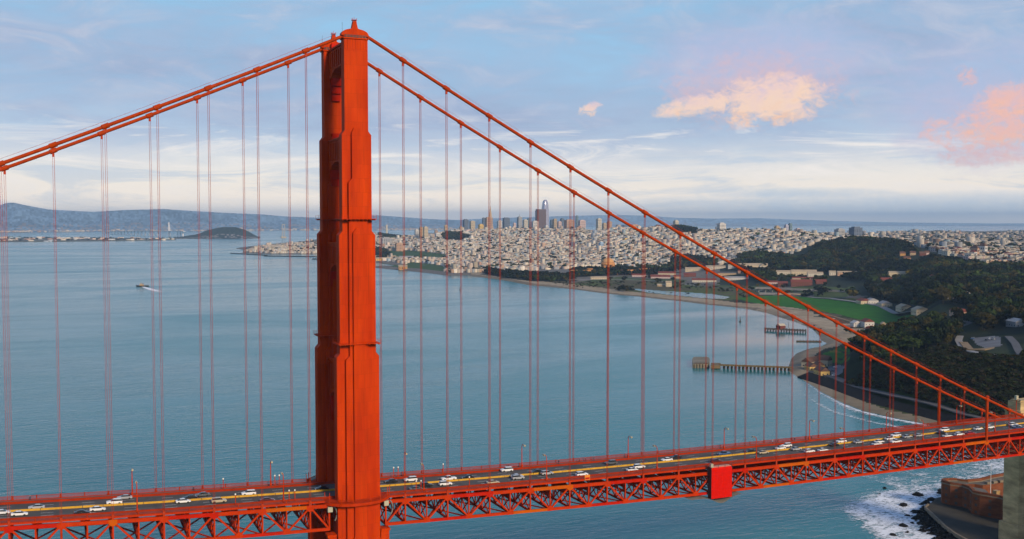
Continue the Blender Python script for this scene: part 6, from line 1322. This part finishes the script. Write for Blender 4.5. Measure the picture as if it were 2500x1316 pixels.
for i in range(len(S)):
    v_ = cr[i % 8][:44]; h = S[i, 2]; VV.append(np.stack([S[i, 0]+h*2.2*v_[..., 0], S[i, 1]+h*2.2*v_[..., 1], sz[i]-.35*h+h*v_[..., 2]*1.5], -1)); CC.append(np.tile(np.array([(0.016, 0.020, 0.007), (0.020, 0.027, 0.007), (0.026, 0.020, 0.009)][i % 3])*(.8+.5*rng.random()), (44, 1)))
VV = np.concatenate(VV).reshape(-1, 3); CC = np.concatenate(CC)
tag(put('scrub', np_mesh('scrub', VV, np.arange(len(VV)).reshape(-1, 4), [WOODM], CC)), 'low dark scrub on the bluff slope above the shore road', 'scrub', None, 'stuff')
# parked cars at the overlook and the hut lot
for i, (u, v, c, lb) in enumerate(((2374, 829, 'blue', 'blue car parked at the left end of the bluff overlook'), (2408, 832, 'black', 'black car parked in the middle of the bluff overlook'), (2416, 829, 'white', 'white car parked beside a black one at the bluff overlook'), (2425, 830, 'silver', 'silver car parked at the right end of the bluff overlook'), (2028, 905, 'silver', 'silver car parked beside the largest yellow hut'), (2032, 910, 'blue', 'blue car parked beside the largest yellow hut'), (2040, 898, 'white', 'white car parked at the back of the hut parking lot'), (2036, 918, 'white', 'white car on the shore road beside the hut lot'))):
    p = ground(u, v); tag(car('suv', c, (p[0], p[1], p[2]+0.1), i*0.4, 0, None, True), lb, 'car', 'cars parked on the shore')

tp = ground(2356, 727); o = tag(empty('tunnel_portal', None, (tp[0], tp[1], tp[2]), R(-45)), 'yellow lit arched portal with pale rim beside a row of parked cars in the woods', 'building')
arc = [(9*math.cos(a), 9.5*math.sin(a)) for a in np.linspace(0, math.pi, 13)]
MB().extr(arc, -2, 14).build('vault', mat('lit_ochre', (0.42, 0.22, 0.03), 0.8), o); MB().extr([(10.2*math.cos(a), 10.8*math.sin(a)) for a in np.linspace(0, math.pi, 13)], -1, 13.5).build('rim', WM['grey'], o)  # yellow light in the arch is painted into the vault's ochre
MB().box(-26, -10.5, -2, 12, -2, 6).build('side_wall', WM['lilac'], o)
for i in range(9):
    p = ground(2368+i*9.5, 729.5+i*0.25); c = ('white', 'silver', 'black', 'blue', 'white', 'silver', 'white', 'grey', 'white')[i]
    tag(car('suv', c, (p[0], p[1], p[2]+0.1), 1.2, 0, None, True), '%s car in the parked row beside the arched portal, %s from the left' % (c, ORD[i]), 'car', 'cars parked by the portal')

# ---------------------------------------------------------------- low island and far bridge across the bay
r0 = [at_z(u, v, 0)[:2] for u, v in [(-200, 592), (0, 591), (120, 590.5), (250, 589), (380, 587), (430, 586), (430, 583), (380, 582.5), (200, 581), (0, 580), (-200, 580)]]
tag(MB().extr([tuple(p) for p in r0][::-1], -3, 3.5, 'z').build('island_ground', mat('island_ground', (0.085, 0.085, 0.06), 0.95, 0, 0.3, 0.004)), kind='structure')
isl = np.array(r0); VV = []; CC = []; HB = []
for _ in range(520):
    Q = isl.min(0)+(isl.max(0)-isl.min(0))*rng.random(2)
    if not inside(Q[None], isl)[0]: continue
    if rng.random() < 0.6:
        h = 9+10*rng.random(); v_ = cr[_ % 8]; VV.append(np.stack([Q[0]+h*1.7*v_[..., 0], Q[1]+h*1.7*v_[..., 1], 3+h*v_[..., 2]-.15*h], -1)); CC.append(np.tile(base_c[_ % 4], (70, 1)))
    else: HB.append((Q[0], Q[1], 20+40*rng.random(), 15+20*rng.random(), 6+6*rng.random()))
tag(put('island_trees', np_mesh('island_trees', np.concatenate(VV).reshape(-1, 3), np.arange(len(VV)*280).reshape(-1, 4), [WOODM], np.concatenate(CC))), 'low dark tree belt on the flat island across the bay', 'trees', None, 'stuff')
HB = np.array(HB); V, Fq, c = boxes_mesh(HB, np.full(len(HB), 3.0), CITY_W[rng.integers(0, 12, len(HB))], CITY_R[rng.integers(0, 6, len(HB))])
tag(put('island_houses', np_mesh('island_houses', V, Fq, [CITYM], c)), 'low pale buildings scattered on the flat island across the bay', 'houses', None, 'stuff')
# harbour front buildings left of the tower
fb = tag(empty('far_bridge', None, (0, 0, 0)), 'distant pale bridge with one white tower and a long low viaduct beyond the island', 'bridge')
d1 = 11200; dirp = lambda u, d: (CAM+ray(u, 575)*d/np.hypot(*ray(u, 575)[:2]))
PW = mat('pale_tower', (0.72, 0.68, 0.66), 0.7)
p = dirp(413, d1); zt = 165.8+(537-543)/2520*d1
for sx in (-1, 1): MB().add([(p[0]+sx*8-5, p[1]-7, 0), (p[0]+sx*8+5, p[1]-7, 0), (p[0]+sx*8+5, p[1]+7, 0), (p[0]+sx*8-5, p[1]+7, 0), (p[0]+sx*3.2-3, p[1]-4, zt), (p[0]+sx*3.2+3, p[1]-4, zt), (p[0]+sx*3.2+3, p[1]+4, zt), (p[0]+sx*3.2-3, p[1]+4, zt)], BOXF).build('tower_leg', PW, fb)
dk = [(255, 13500, 22), (300, 12600, 36), (350, 11900, 46), (413, d1, 52), (450, 10600, 54)]; DP = [(*dirp(u, d)[:2], z) for u, d, z in dk]
for a, c in zip(DP[:-1], DP[1:]):
    MB().beam(a, c, 22, 6).build('deck_span', PW, fb)
    n = 6
    for q in range(n):
        f = (q+.5)/n; x, y, z = [a[i]+(c[i]-a[i])*f for i in range(3)]
        if abs(x-p[0])+abs(y-p[1]) > 300: MB().box(x-5, x+5, y-8, y+8, 0, z-3).build('pier', PW, fb)
for q in (-1, 1):
    for k in range(4):
        e = (p[0]+q*0, p[1], zt-2); t_ = (k+1)/4.5; tgt = DP[2] if q < 0 else DP[4]
        MB().beam(e, (p[0]+(tgt[0]-p[0])*t_*.6, p[1]+(tgt[1]-p[1])*t_*.6, 52), 1.2, 1.2).build('stay', PW, fb)
p = dirp(692, 9900); o = tag(empty('bridge_pier_tower', None, (p[0], p[1], 0)), 'grey portal tower of a far suspension bridge standing in the bay', 'tower')
for sx in (-1, 1): MB().box(sx*11-3.5, sx*11+3.5, -5, 5, 0, 128).build('leg', WM['grey'], o)
for z in (40, 80, 120): MB().box(-11, 11, -3.5, 3.5, z, z+7).build('cross_beam', WM['grey'], o)
MB().box(-24, 24, -18, 18, -2, 9).build('pier_base', CONC, o)
# far shore town and port cranes as specks of building along the water
HB = []
for _ in range(700):
    u = -100+1300*rng.random(); d = 14900+2600*rng.random()**1.5+(u/1200)*1800; q = dirp(u, d); HB.append((q[0], q[1], 20+40*rng.random(), 20+40*rng.random(), 4+14*rng.random()*(1+2*(rng.random() < .06))))
HB = np.array(HB); V, Fq, c = boxes_mesh(HB, np.full(len(HB), 10.0), CITY_W[rng.integers(0, 10, len(HB))]*0.7, CITY_R[rng.integers(0, 6, len(HB))])
tag(put('far_town', np_mesh('far_town', V, Fq, [CITYM], c)), 'pale specks of the far shore town below the blue hills', 'town', None, 'stuff')

# ---------------------------------------------------------------- haze
hm = bpy.data.materials.new('haze'); hm.use_nodes = True; hm.node_tree.nodes.clear(); t = N(hm.node_tree)
pv = t.new('ShaderNodeVolumePrincipled', inp={'Color': (0.46, 0.71, 1.0, 1), 'Density': HAZE_D, 'Anisotropy': 0.0})
hm.node_tree.links.new(pv.outputs[0], t.new('ShaderNodeOutputMaterial').inputs['Volume'])
tag(MB().box(-43000, 43000, -43000, 43000, -7, 495).build('haze', hm), 'thin blue evening haze over the bay', 'haze', None, 'stuff')
